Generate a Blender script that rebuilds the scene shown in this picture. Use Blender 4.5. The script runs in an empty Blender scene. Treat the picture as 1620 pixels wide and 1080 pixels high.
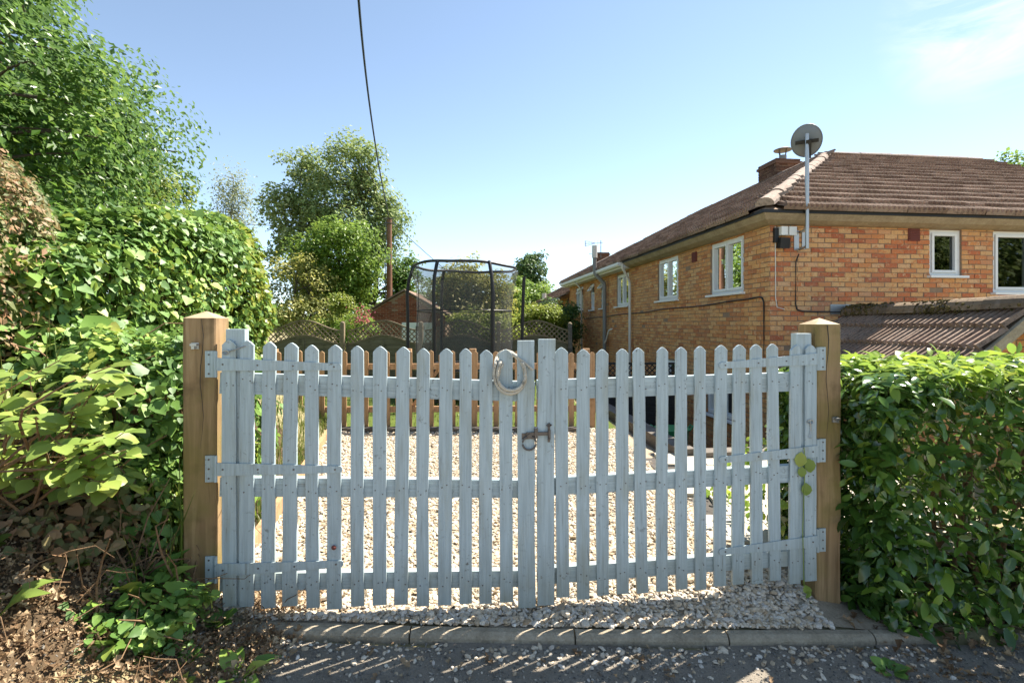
import bpy, math, random
import numpy as np
from mathutils import Matrix, Vector

# ------------------------------------------------------------------ camera, world, sun, exposure
SC = bpy.context.scene
C = SC.collection
CZ, FP, HX, HY = 1.45, 800.0, 810.0, 512.0          # camera height, focal length in pixels, principal column, horizon row
cam_d = bpy.data.cameras.new('camera'); cam = bpy.data.objects.new('camera', cam_d); C.objects.link(cam)
cam_d.sensor_width = 36.0; cam_d.lens = 36.0 * FP / 1620.0; cam_d.shift_y = -28.0 / 1620.0
cam_d.clip_start = 0.05; cam_d.clip_end = 2000
cam.location = (0, 0, CZ); cam.rotation_euler = (math.radians(90), 0, 0)
SC.camera = cam
SUN_AZ, SUN_EL = math.radians(55.0), math.radians(53.0)   # azimuth from +Y towards +X
w = bpy.data.worlds.new('World'); SC.world = w; w.use_nodes = True
nt = w.node_tree; nt.nodes.clear()
n_out = nt.nodes.new('ShaderNodeOutputWorld'); n_bg = nt.nodes.new('ShaderNodeBackground')
n_sky = nt.nodes.new('ShaderNodeTexSky'); n_sky.sky_type = 'NISHITA'; n_sky.sun_disc = False
n_sky.sun_elevation = SUN_EL; n_sky.sun_rotation = SUN_AZ; n_sky.altitude = 800
n_sky.air_density = 0.75; n_sky.dust_density = 0.05; n_sky.ozone_density = 1.0
n_bg.inputs['Strength'].default_value = 0.096
# a few thin high clouds in the sky
tc = nt.nodes.new('ShaderNodeTexCoord')
mp = nt.nodes.new('ShaderNodeMapping'); mp.inputs['Scale'].default_value = (3.0, 3.0, 9.0); mp.inputs['Location'].default_value = (0.6, 0.35, 0.2)
nz = nt.nodes.new('ShaderNodeTexNoise'); nz.inputs['Scale'].default_value = 1.6; nz.inputs['Detail'].default_value = 8; nz.inputs['Roughness'].default_value = 0.62; nz.inputs['Distortion'].default_value = 0.6
cr = nt.nodes.new('ShaderNodeValToRGB'); cr.color_ramp.elements[0].position = 0.40; cr.color_ramp.elements[1].position = 0.66
dt = nt.nodes.new('ShaderNodeVectorMath'); dt.operation = 'DOT_PRODUCT'
_cd = Vector(((1560 - HX) / FP, 1.0, (HY - 20) / FP)).normalized(); dt.inputs[1].default_value = _cd
cr2 = nt.nodes.new('ShaderNodeValToRGB'); cr2.color_ramp.elements[0].position = 0.9945; cr2.color_ramp.elements[1].position = 0.9995
mul = nt.nodes.new('ShaderNodeMath'); mul.operation = 'MULTIPLY'
mix = nt.nodes.new('ShaderNodeMix'); mix.data_type = 'RGBA'; mix.inputs[7].default_value = (4.4, 4.6, 4.9, 1)
L = nt.links.new
L(tc.outputs['Generated'], mp.inputs[0]); L(mp.outputs[0], nz.inputs['Vector']); L(nz.outputs[0], cr.inputs[0])
L(tc.outputs['Generated'], dt.inputs[0]); L(dt.outputs['Value'], cr2.inputs[0])
L(cr.outputs[0], mul.inputs[0]); L(cr2.outputs[0], mul.inputs[1]); L(mul.outputs[0], mix.inputs[0])
hs = nt.nodes.new('ShaderNodeHueSaturation'); hs.inputs['Hue'].default_value = 0.491; hs.inputs['Saturation'].default_value = 0.84; L(n_sky.outputs[0], hs.inputs['Color']); L(hs.outputs[0], mix.inputs[6]); L(mix.outputs[2], n_bg.inputs[0]); L(n_bg.outputs[0], n_out.inputs[0])
sd = bpy.data.lights.new('sun', 'SUN'); sd.energy = 5.0; sd.angle = math.radians(0.5); sd.color = (1.0, 0.93, 0.82)
sun = bpy.data.objects.new('sun', sd); C.objects.link(sun)
SUNV = Vector((math.sin(SUN_AZ) * math.cos(SUN_EL), math.cos(SUN_AZ) * math.cos(SUN_EL), math.sin(SUN_EL)))
sun.rotation_euler = SUNV.to_track_quat('Z', 'Y').to_euler(); sun.location = (20, 12, 30)
SC.view_settings.view_transform = 'Standard'; SC.view_settings.look = 'None'
SC.view_settings.exposure = 1.58; SC.view_settings.gamma = 1.0; SC.view_settings.use_curve_mapping = False
SC.render.engine = 'CYCLES'
SC.cycles.max_bounces = 8; SC.cycles.transparent_max_bounces = 12; SC.cycles.caustics_reflective = False; SC.cycles.caustics_refractive = False
try: SC.cycles.use_denoising = True
except Exception: pass

RNG = np.random.default_rng(7); random.seed(7)

# ------------------------------------------------------------------ mesh helpers
def at(px, py, d):
    return np.array([(px - HX) / FP * d, d, CZ + (HY - py) / FP * d])

class MB:
    def __init__(s): s.V = []; s.F = []; s.n = 0
    def add(s, V, F):
        V = np.asarray(V, float).reshape(-1, 3); F = np.asarray(F, int)
        s.V.append(V); s.F.append(F + s.n); s.n += len(V); return s
    def poly(s, V): V = np.asarray(V, float); return s.add(V, np.arange(len(V))[None])
    def box(s, c, size, M=None):
        T = BOX_V * np.asarray(size, float)
        if M is not None: T = T @ np.asarray(M, float).T
        return s.add(T + np.asarray(c, float), BOX_F)
    def prism(s, poly, d):
        """poly: (n,3) points of one face, d: extrusion vector"""
        P = np.asarray(poly, float); n = len(P); s.poly(P[::-1]); s.poly(P + d)
        k = np.arange(n); k2 = (k + 1) % n
        return s.add(np.vstack([P, P + d]), np.stack([k, k2, k2 + n, k + n], 1))
    def tube(s, pts, r, n=6, cap=True, closed=False):
        P = np.asarray(pts, float); m = len(P); r = np.broadcast_to(np.asarray(r, float), (m,))
        if closed: T = np.roll(P, -1, 0) - np.roll(P, 1, 0)
        else: T = np.gradient(P, axis=0)
        T /= np.linalg.norm(T, axis=1)[:, None] + 1e-12
        up = np.array([0, 0, 1.0]) if abs(T[:, 2]).mean() < 0.8 else np.array([1.0, 0, 0])
        B = np.cross(T, up); B /= np.linalg.norm(B, axis=1)[:, None] + 1e-12; N = np.cross(B, T)
        a = np.arange(n) * 2 * math.pi / n
        V = P[:, None] + r[:, None, None] * (np.cos(a)[None, :, None] * B[:, None] + np.sin(a)[None, :, None] * N[:, None])
        i = np.arange(m if closed else m - 1)[:, None] * n; j = np.arange(n)[None]; j2 = (j + 1) % n; i2 = (i + n) % (m * n)
        F = np.stack([i + j, i + j2, i2 + j2, i2 + j], -1).reshape(-1, 4)
        s.add(V.reshape(-1, 3), F)
        if cap and not closed: s.poly(V[0][::-1]); s.poly(V[-1])
        return s
    def mesh(s, name, mat=None, smooth=False):
        me = bpy.data.meshes.new(name)
        V = np.vstack(s.V); me.vertices.add(len(V)); me.vertices.foreach_set('co', V.ravel().astype(np.float32))
        loops = np.concatenate([f.ravel() for f in s.F]); tot = np.concatenate([np.full(len(f), f.shape[1]) for f in s.F])
        me.loops.add(len(loops)); me.loops.foreach_set('vertex_index', loops.astype(np.int32))
        me.polygons.add(len(tot)); st = np.concatenate([[0], np.cumsum(tot)[:-1]])
        me.polygons.foreach_set('loop_start', st.astype(np.int32)); me.polygons.foreach_set('loop_total', tot.astype(np.int32))
        me.polygons.foreach_set('use_smooth', np.full(len(tot), bool(smooth)))
        me.update(calc_edges=True)
        if mat: me.materials.append(mat)
        return me
    def build(s, name, mat, parent=None, smooth=False, **kw):
        return obj(name, s.mesh(name, mat, smooth), parent, **kw)

BOX_V = np.array([[x, y, z] for x in (-.5, .5) for y in (-.5, .5) for z in (-.5, .5)])
BOX_F = np.array([[0, 1, 3, 2], [4, 6, 7, 5], [0, 4, 5, 1], [2, 3, 7, 6], [0, 2, 6, 4], [1, 5, 7, 3]])

def tag(o, label=None, cat=None, group=None, kind=None):
    if label: o['label'] = label
    if cat: o['category'] = cat
    if group: o['group'] = group
    if kind: o['kind'] = kind
    return o
def obj(name, me, parent=None, mw=None, **kw):
    o = bpy.data.objects.new(name, me); C.objects.link(o)
    if parent is not None:
        o.parent = parent
        o.matrix_parent_inverse = Matrix.Translation(-parent.location) if parent.type == 'EMPTY' else Matrix.Identity(4)
    if mw is not None: o.matrix_basis = mw
    tag(o, **kw); return o
def empty(name, loc, label, cat, group=None):
    o = bpy.data.objects.new(name, None); C.objects.link(o); o.location = loc; o.empty_display_size = 0.2
    return tag(o, label, cat, group)
def M4(loc, R=None, S=(1, 1, 1)):
    m = Matrix.Identity(4)
    R = np.eye(3) if R is None else R
    for i in range(3):
        for j in range(3): m[i][j] = float(R[i][j] * S[j])
        m[i][3] = float(loc[i])
    return m
def rotz(a): c, s = math.cos(a), math.sin(a); return np.array([[c, -s, 0], [s, c, 0], [0, 0, 1.0]])
def roty(a): c, s = math.cos(a), math.sin(a); return np.array([[c, 0, s], [0, 1, 0], [-s, 0, c]])
def rotx(a): c, s = math.cos(a), math.sin(a); return np.array([[1, 0, 0], [0, c, -s], [0, s, c]])

def frames(N, rng, droop=0.0):
    N = N / (np.linalg.norm(N, axis=1)[:, None] + 1e-9)
    A = rng.normal(size=N.shape) + np.array([0, 0, -droop])
    A -= (A * N).sum(1)[:, None] * N; A /= np.linalg.norm(A, axis=1)[:, None] + 1e-9
    return np.stack([np.cross(A, N), A, N], 2)      # columns: width, axis, normal
def inst(T, P, R, S):
    S = np.asarray(S, float)
    if S.ndim == 1: S = S[:, None, None]
    elif S.ndim == 2: S = S[:, None, :]
    return np.einsum('nij,nkj->nki', R, T[None] * S) + P[:, None]
def scatter(mb, T, F, P, R, S):
    V = inst(T, P, R, S); n, k = V.shape[:2]
    for f in F:
        f = np.asarray(f); mb.add(np.zeros((0, 3)), np.zeros((0, f.shape[1]), int))
    base = mb.n; mb.V.append(V.reshape(-1, 3)); mb.n += n * k
    for f in F:
        f = np.asarray(f); mb.F.append((f[None] + (np.arange(n) * k)[:, None, None] + base).reshape(-1, f.shape[1]))
    return mb

# leaf templates (x width, y axis from stalk to tip, z normal)
LEAF_A = (np.array([[0, 0, 0], [.3, .45, .09], [0, 1, -.04], [-.3, .45, .09]]), [np.array([[0, 1, 2], [0, 2, 3]])])
def _oval(w, curl, rows=(0.25, 0.55, 0.82), prof=(0.8, 1.0, 0.62), fold=.12):
    V = [[0, 0, 0]]
    for y, p in zip(rows, prof):
        z = -curl * (y - .4) ** 2
        V += [[-w * p, y, z + fold * w * 2 * p], [0, y, z], [w * p, y, z + fold * w * 2 * p]]
    V.append([0, 1, -curl * .36])
    V = np.array(V); F3 = [[0, 2, 1], [0, 3, 2]]; F4 = []
    for k in range(len(rows) - 1):
        a = 1 + 3 * k; F4 += [[a, a + 1, a + 4, a + 3], [a + 1, a + 2, a + 5, a + 4]]
    a = 1 + 3 * (len(rows) - 1); e = len(V) - 1; F3 += [[a, a + 1, e], [a + 1, a + 2, e]]
    return V, [np.array(F3), np.array(F4)]
LEAF_OVAL = _oval(.21, .35)
LEAF_ROUND = _oval(.36, .3, fold=.10)
LEAF_DOCK = _oval(.24, .9, rows=(.2, .45, .72), fold=.2)
_ivy = np.array([[0, 0, 0], [.18, -.06, .03], [.45, .12, .05], [.36, .42, .02], [.3, .62, .05], [0, 1, -.06], [-.3, .62, .05], [-.36, .42, .02], [-.45, .12, .05], [-.18, -.06, .03], [0, .4, -.02]])
LEAF_IVY = (_ivy, [np.array([[10, (k) % 10, (k + 1) % 10] for k in range(10)])])
_dry = np.array([[0, 0, 0], [.28, .3, .2], [.1, .5, 0], [.3, .8, .22], [0, 1, .1], [-.25, .75, .25], [-.1, .45, 0], [-.3, .3, .15]])
LEAF_DRY = (_dry, [np.array([[0, 1, 2], [0, 2, 6], [0, 6, 7], [2, 3, 4], [2, 4, 6], [6, 4, 5]])])
def leaf_objects(parent, tmpl, P, R, S, mat, name='leaf', smooth=True):
    me = scatter(MB(), tmpl[0], tmpl[1], np.zeros((1, 3)), np.eye(3)[None], np.ones(1)).mesh(name, mat, smooth)
    for p, r, s in zip(P, R, S): obj(name, me, parent, M4(p, r, (s, s, s)))

# ------------------------------------------------------------------ materials
def new_mat(name):
    m = bpy.data.materials.new(name); m.use_nodes = True; t = m.node_tree; b = t.nodes['Principled BSDF']; return m, t, b
def nd(t, typ, **kw):
    n = t.nodes.new(typ)
    for k, v in kw.items():
        if k in n.inputs: n.inputs[k].default_value = v
        else: setattr(n, k, v)
    return n
def ramp(t, stops, fac=None, interp='LINEAR'):
    r = t.nodes.new('ShaderNodeValToRGB'); e = r.color_ramp.elements; r.color_ramp.interpolation = interp
    while len(e) < len(stops): e.new(0.5)
    for k, (p, c) in enumerate(stops): e[k].position = p; e[k].color = (*c, 1) if len(c) == 3 else c
    if fac is not None: t.links.new(fac, r.inputs[0])
    return r.outputs[0]
def mixc(t, fac, a, b, mode='MIX'):
    m = t.nodes.new('ShaderNodeMix'); m.data_type = 'RGBA'; m.blend_type = mode
    for k, v in ((0, fac), (6, a), (7, b)):
        if hasattr(v, 'is_linked'): t.links.new(v, m.inputs[k])
        elif k == 0: m.inputs[0].default_value = v
        else: m.inputs[k].default_value = (*v, 1)
    return m.outputs[2]
def math_(t, op, a, b=0.0):
    m = t.nodes.new('ShaderNodeMath'); m.operation = op
    for k, v in ((0, a), (1, b)):
        if hasattr(v, 'is_linked'): t.links.new(v, m.inputs[k])
        else: m.inputs[k].default_value = v
    return m.outputs[0]
def rnd(t):
    g = t.nodes.new('ShaderNodeNewGeometry'); o = t.nodes.new('ShaderNodeObjectInfo')
    return math_(t, 'FRACT', math_(t, 'ADD', g.outputs['Random Per Island'], o.outputs['Random']))
def coords(t, space='Object', scale=(1, 1, 1), shuffle=False):
    c = t.nodes.new('ShaderNodeTexCoord'); m = t.nodes.new('ShaderNodeMapping'); m.inputs['Scale'].default_value = scale
    t.links.new(c.outputs[space], m.inputs[0])
    if shuffle:
        o = t.nodes.new('ShaderNodeObjectInfo'); k = t.nodes.new('ShaderNodeVectorMath'); k.operation = 'SCALE'
        k.inputs[0].default_value = (37.0, 17.0, 53.0); t.links.new(o.outputs['Random'], k.inputs['Scale']); t.links.new(k.outputs[0], m.inputs['Location'])
    return m.outputs[0]
def world_pos(t, scale=(1, 1, 1)):
    g = t.nodes.new('ShaderNodeNewGeometry'); m = t.nodes.new('ShaderNodeMapping'); m.inputs['Scale'].default_value = scale
    t.links.new(g.outputs['Position'], m.inputs[0]); return m.outputs[0]
def noise(t, vec, scale, detail=4, rough=.55, dist=0.0):
    n = nd(t, 'ShaderNodeTexNoise', Scale=scale, Detail=detail, Roughness=rough, Distortion=dist); t.links.new(vec, n.inputs['Vector']); return n.outputs[0]
def bump(t, b, h, dist=.01, strength=.6):
    n = nd(t, 'ShaderNodeBump', Strength=strength, Distance=dist); t.links.new(h, n.inputs['Height']); t.links.new(n.outputs[0], b.inputs['Normal'])

def mat_plain(name, col, rough=.6, metal=0.0, var=.12, spec=.4, nscale=9.0):
    m, t, b = new_mat(name); v = world_pos(t)
    n = noise(t, v, nscale, 5)
    c = mixc(t, n, tuple(x * (1 - var) for x in col), tuple(min(1, x * (1 + var)) for x in col))
    t.links.new(c, b.inputs['Base Color']); b.inputs['Roughness'].default_value = rough; b.inputs['Metallic'].default_value = metal
    b.inputs['Specular IOR Level'].default_value = spec; return m
def mat_leaf(name, stops, trans=.4, rough=.42, spec=.45, tcol=None, warm=(1.18, 1.08, .70)):
    m, t, b = new_mat(name); f = rnd(t)
    n = noise(t, world_pos(t), 1.3, 3)
    f2 = math_(t, 'ADD', math_(t, 'MULTIPLY', f, .75), math_(t, 'MULTIPLY', math_(t, 'SUBTRACT', n, .38), .9))
    c = mixc(t, 1.0, ramp(t, stops, f2), warm, 'MULTIPLY'); t.links.new(c, b.inputs['Base Color'])
    b.inputs['Roughness'].default_value = rough; b.inputs['Specular IOR Level'].default_value = spec
    tr = nd(t, 'ShaderNodeBsdfTranslucent'); tc = mixc(t, 1.0, c, tcol or (1.0, 1.0, .35), 'MULTIPLY')
    br = nd(t, 'ShaderNodeBrightContrast', Bright=0.0); br.inputs[1].default_value = .06; t.links.new(tc, br.inputs[0]); t.links.new(br.outputs[0], tr.inputs[0])
    mx = nd(t, 'ShaderNodeMixShader', Fac=trans); t.links.new(b.outputs[0], mx.inputs[1]); t.links.new(tr.outputs[0], mx.inputs[2])
    t.links.new(mx.outputs[0], t.nodes['Material Output'].inputs[0]); return m

def nd_map(t, v, sc):
    g = nd(t, 'ShaderNodeMapping', Scale=sc); t.links.new(v, g.inputs[0]); return g.outputs[0]
def mat_paint(name='weathered_paint', gsc=(55, 55, 2.2)):
    m, t, b = new_mat(name); v = coords(t, 'Object', (1, 1, 1), True)
    g = nd(t, 'ShaderNodeMapping', Scale=gsc); t.links.new(v, g.inputs[0])
    grain = noise(t, g.outputs[0], 1.6, 6, .6, .4)
    blot = noise(t, v, 9, 4); spots = noise(t, v, 46, 3, .6)
    base = mixc(t, blot, (.37, .455, .485), (.455, .535, .56))
    base = mixc(t, ramp(t, [(.40, (0, 0, 0)), (.62, (1, 1, 1))], grain), mixc(t, .55, base, (.27, .33, .35)), base)
    wear = math_(t, 'MULTIPLY', ramp(t, [(.61, (0, 0, 0)), (.73, (1, 1, 1))], spots), ramp(t, [(.42, (0, 0, 0)), (.62, (1, 1, 1))], noise(t, v, 5, 3)))
    base = mixc(t, math_(t, 'MULTIPLY', wear, .85), base, (.09, .075, .055))
    crack = math_(t, 'MULTIPLY', ramp(t, [(.31, (1, 1, 1)), (.39, (0, 0, 0))], grain), ramp(t, [(.44, (0, 0, 0)), (.7, (1, 1, 1))], noise(t, v, 3.1, 3)))
    base = mixc(t, math_(t, 'MULTIPLY', crack, .85), base, (.14, .12, .09))
    stn = ramp(t, [(.52, (0, 0, 0)), (.70, (1, 1, 1))], noise(t, nd_map(t, v, (14, 14, 2.5)), 1.0, 5, .6)); base = mixc(t, math_(t, 'MULTIPLY', stn, .45), base, (.27, .28, .22))
    # dirt splashed up from the ground near the foot
    sp = nd(t, 'ShaderNodeSeparateXYZ'); gm = nd(t, 'ShaderNodeNewGeometry'); t.links.new(gm.outputs['Position'], sp.inputs[0])
    foot = ramp(t, [(0.0, (1, 1, 1)), (.30, (0, 0, 0))], math_(t, 'MULTIPLY', math_(t, 'SUBTRACT', sp.outputs[2], .02), .9))
    base = mixc(t, math_(t, 'MULTIPLY', math_(t, 'MULTIPLY', foot, blot), 1.0), base, (.19, .18, .11))
    t.links.new(base, b.inputs['Base Color']); b.inputs['Roughness'].default_value = .55; b.inputs['Specular IOR Level'].default_value = .35
    bump(t, b, grain, .004, .5); return m
def mat_wood(name, c1, c2, c3, grain_scale=(40, 40, 2), green=0.0, rough=.75):
    m, t, b = new_mat(name); v = coords(t, 'Object', (1, 1, 1), True)
    g = nd(t, 'ShaderNodeMapping', Scale=grain_scale); t.links.new(v, g.inputs[0])
    n = noise(t, g.outputs[0], 1.0, 6, .6, .7); k = noise(t, v, 5, 4)
    c = ramp(t, [(.25, c1), (.55, c2), (.8, c3)], n)
    c = mixc(t, math_(t, 'MULTIPLY', ramp(t, [(.56, (0, 0, 0)), (.72, (1, 1, 1))], k), .6), c, tuple(x * .45 for x in c1))
    if green:
        gz = noise(t, v, 2.6, 4); c = mixc(t, math_(t, 'MULTIPLY', ramp(t, [(.42, (0, 0, 0)), (.62, (1, 1, 1))], gz), green), c, (.17, .16, .035))
    t.links.new(c, b.inputs['Base Color']); b.inputs['Roughness'].default_value = rough; b.inputs['Specular IOR Level'].default_value = .25
    bump(t, b, n, .004, .6); return m
def mat_brick(name, stops):
    m, t, b = new_mat(name); f = rnd(t); c = ramp(t, stops, f)
    v = world_pos(t); n = noise(t, v, 38, 5, .65); n2 = noise(t, v, 1.3, 3)
    c = mixc(t, ramp(t, [(.38, (0, 0, 0)), (.7, (.6, .6, .6))], n), c, (.40, .26, .16))
    c = mixc(t, ramp(t, [(.62, (0, 0, 0)), (.78, (.7, .7, .7))], noise(t, v, 17, 4)), c, (.58, .37, .21))
    c = mixc(t, ramp(t, [(.55, (0, 0, 0)), (.62, (.85, .85, .85))], noise(t, v, 11, 5, .65, .8)), c, (.55, .20, .08))
    c = mixc(t, ramp(t, [(.58, (0, 0, 0)), (.66, (.7, .7, .7))], noise(t, v, 15, 5, .65, .6)), c, (.72, .48, .27))
    c = mixc(t, ramp(t, [(.58, (0, 0, 0)), (.72, (.7, .7, .7))], noise(t, v, 30, 4, .6)), c, (.30, .16, .09))
    c = mixc(t, ramp(t, [(.46, (0, 0, 0)), (.8, (.4, .4, .4))], n2), c, (.36, .24, .15))
    t.links.new(c, b.inputs['Base Color']); b.inputs['Roughness'].default_value = .9; b.inputs['Specular IOR Level'].default_value = .15
    bump(t, b, n, .004, .6); return m
def mat_tile(name, stops):
    m, t, b = new_mat(name); f = rnd(t); v = world_pos(t)
    c = ramp(t, stops, f); n = noise(t, v, 26, 6, .7); n2 = noise(t, v, 6, 4)
    c = mixc(t, ramp(t, [(.5, (0, 0, 0)), (.68, (1, 1, 1))], n), c, (.09, .065, .05))
    c = mixc(t, ramp(t, [(.55, (0, 0, 0)), (.7, (.75, .75, .75))], n2), c, (.27, .215, .175))
    c = mixc(t, ramp(t, [(.66, (0, 0, 0)), (.74, (.8, .8, .8))], noise(t, v, 40, 4, .6)), c, (.20, .17, .05))
    t.links.new(c, b.inputs['Base Color']); b.inputs['Roughness'].default_value = .92; b.inputs['Specular IOR Level'].default_value = .15
    bump(t, b, n, .01, .7); return m
def mat_glass(name):
    m, t, b = new_mat(name); t.nodes.remove(b); g = nd(t, 'ShaderNodeBsdfGlossy', Roughness=.015); g.inputs['Color'].default_value = (.9, .93, .92, 1); tr = nd(t, 'ShaderNodeBsdfTransparent'); tr.inputs[0].default_value = (.62, .66, .64, 1)
    f = nd(t, 'ShaderNodeFresnel', IOR=1.55); bp = nd(t, 'ShaderNodeBump', Strength=.03, Distance=.004); t.links.new(noise(t, world_pos(t), 1.5, 2), bp.inputs['Height']); t.links.new(bp.outputs[0], g.inputs['Normal'])
    mx = nd(t, 'ShaderNodeMixShader'); t.links.new(math_(t, 'MULTIPLY', f.outputs[0], 1.5), mx.inputs[0]); t.links.new(tr.outputs[0], mx.inputs[1]); t.links.new(g.outputs[0], mx.inputs[2]); t.links.new(mx.outputs[0], t.nodes['Material Output'].inputs[0]); return m
def mat_ground(name, a, b_, c_, s1=3, s2=40, bs=.5, bd=.02):
    m, t, b = new_mat(name); v = world_pos(t); n = noise(t, v, s1, 6, .6); k = noise(t, v, s2, 5, .7)
    c = ramp(t, [(.3, a), (.55, b_), (.75, c_)], math_(t, 'ADD', math_(t, 'MULTIPLY', n, .5), math_(t, 'MULTIPLY', k, .5)))
    t.links.new(c, b.inputs['Base Color']); b.inputs['Roughness'].default_value = .95; b.inputs['Specular IOR Level'].default_value = .1
    bump(t, b, k, bd, bs); return m
def mat_rand(name, stops, rough=.85, spec=.2, nscale=60):
    m, t, b = new_mat(name); f = rnd(t); c = ramp(t, stops, f); n = noise(t, world_pos(t), nscale, 4, .6)
    c = mixc(t, ramp(t, [(.35, (.45, .45, .45)), (.7, (0, 0, 0))], n), c, tuple(x * .55 for x in stops[0][1]))
    t.links.new(c, b.inputs['Base Color']); b.inputs['Roughness'].default_value = rough; b.inputs['Specular IOR Level'].default_value = spec; return m
def mat_net():
    m, t, b = new_mat('black_net'); b.inputs['Base Color'].default_value = (.075, .075, .075, 1); b.inputs['Roughness'].default_value = .7
    tr = nd(t, 'ShaderNodeBsdfTransparent'); n = noise(t, world_pos(t), 1.8, 3)
    f = ramp(t, [(.3, (.34, .34, .34)), (.75, (.48, .48, .48))], n)
    mx = nd(t, 'ShaderNodeMixShader'); t.links.new(f, mx.inputs[0]); t.links.new(tr.outputs[0], mx.inputs[1]); t.links.new(b.outputs[0], mx.inputs[2])
    t.links.new(mx.outputs[0], t.nodes['Material Output'].inputs[0]); return m

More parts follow.
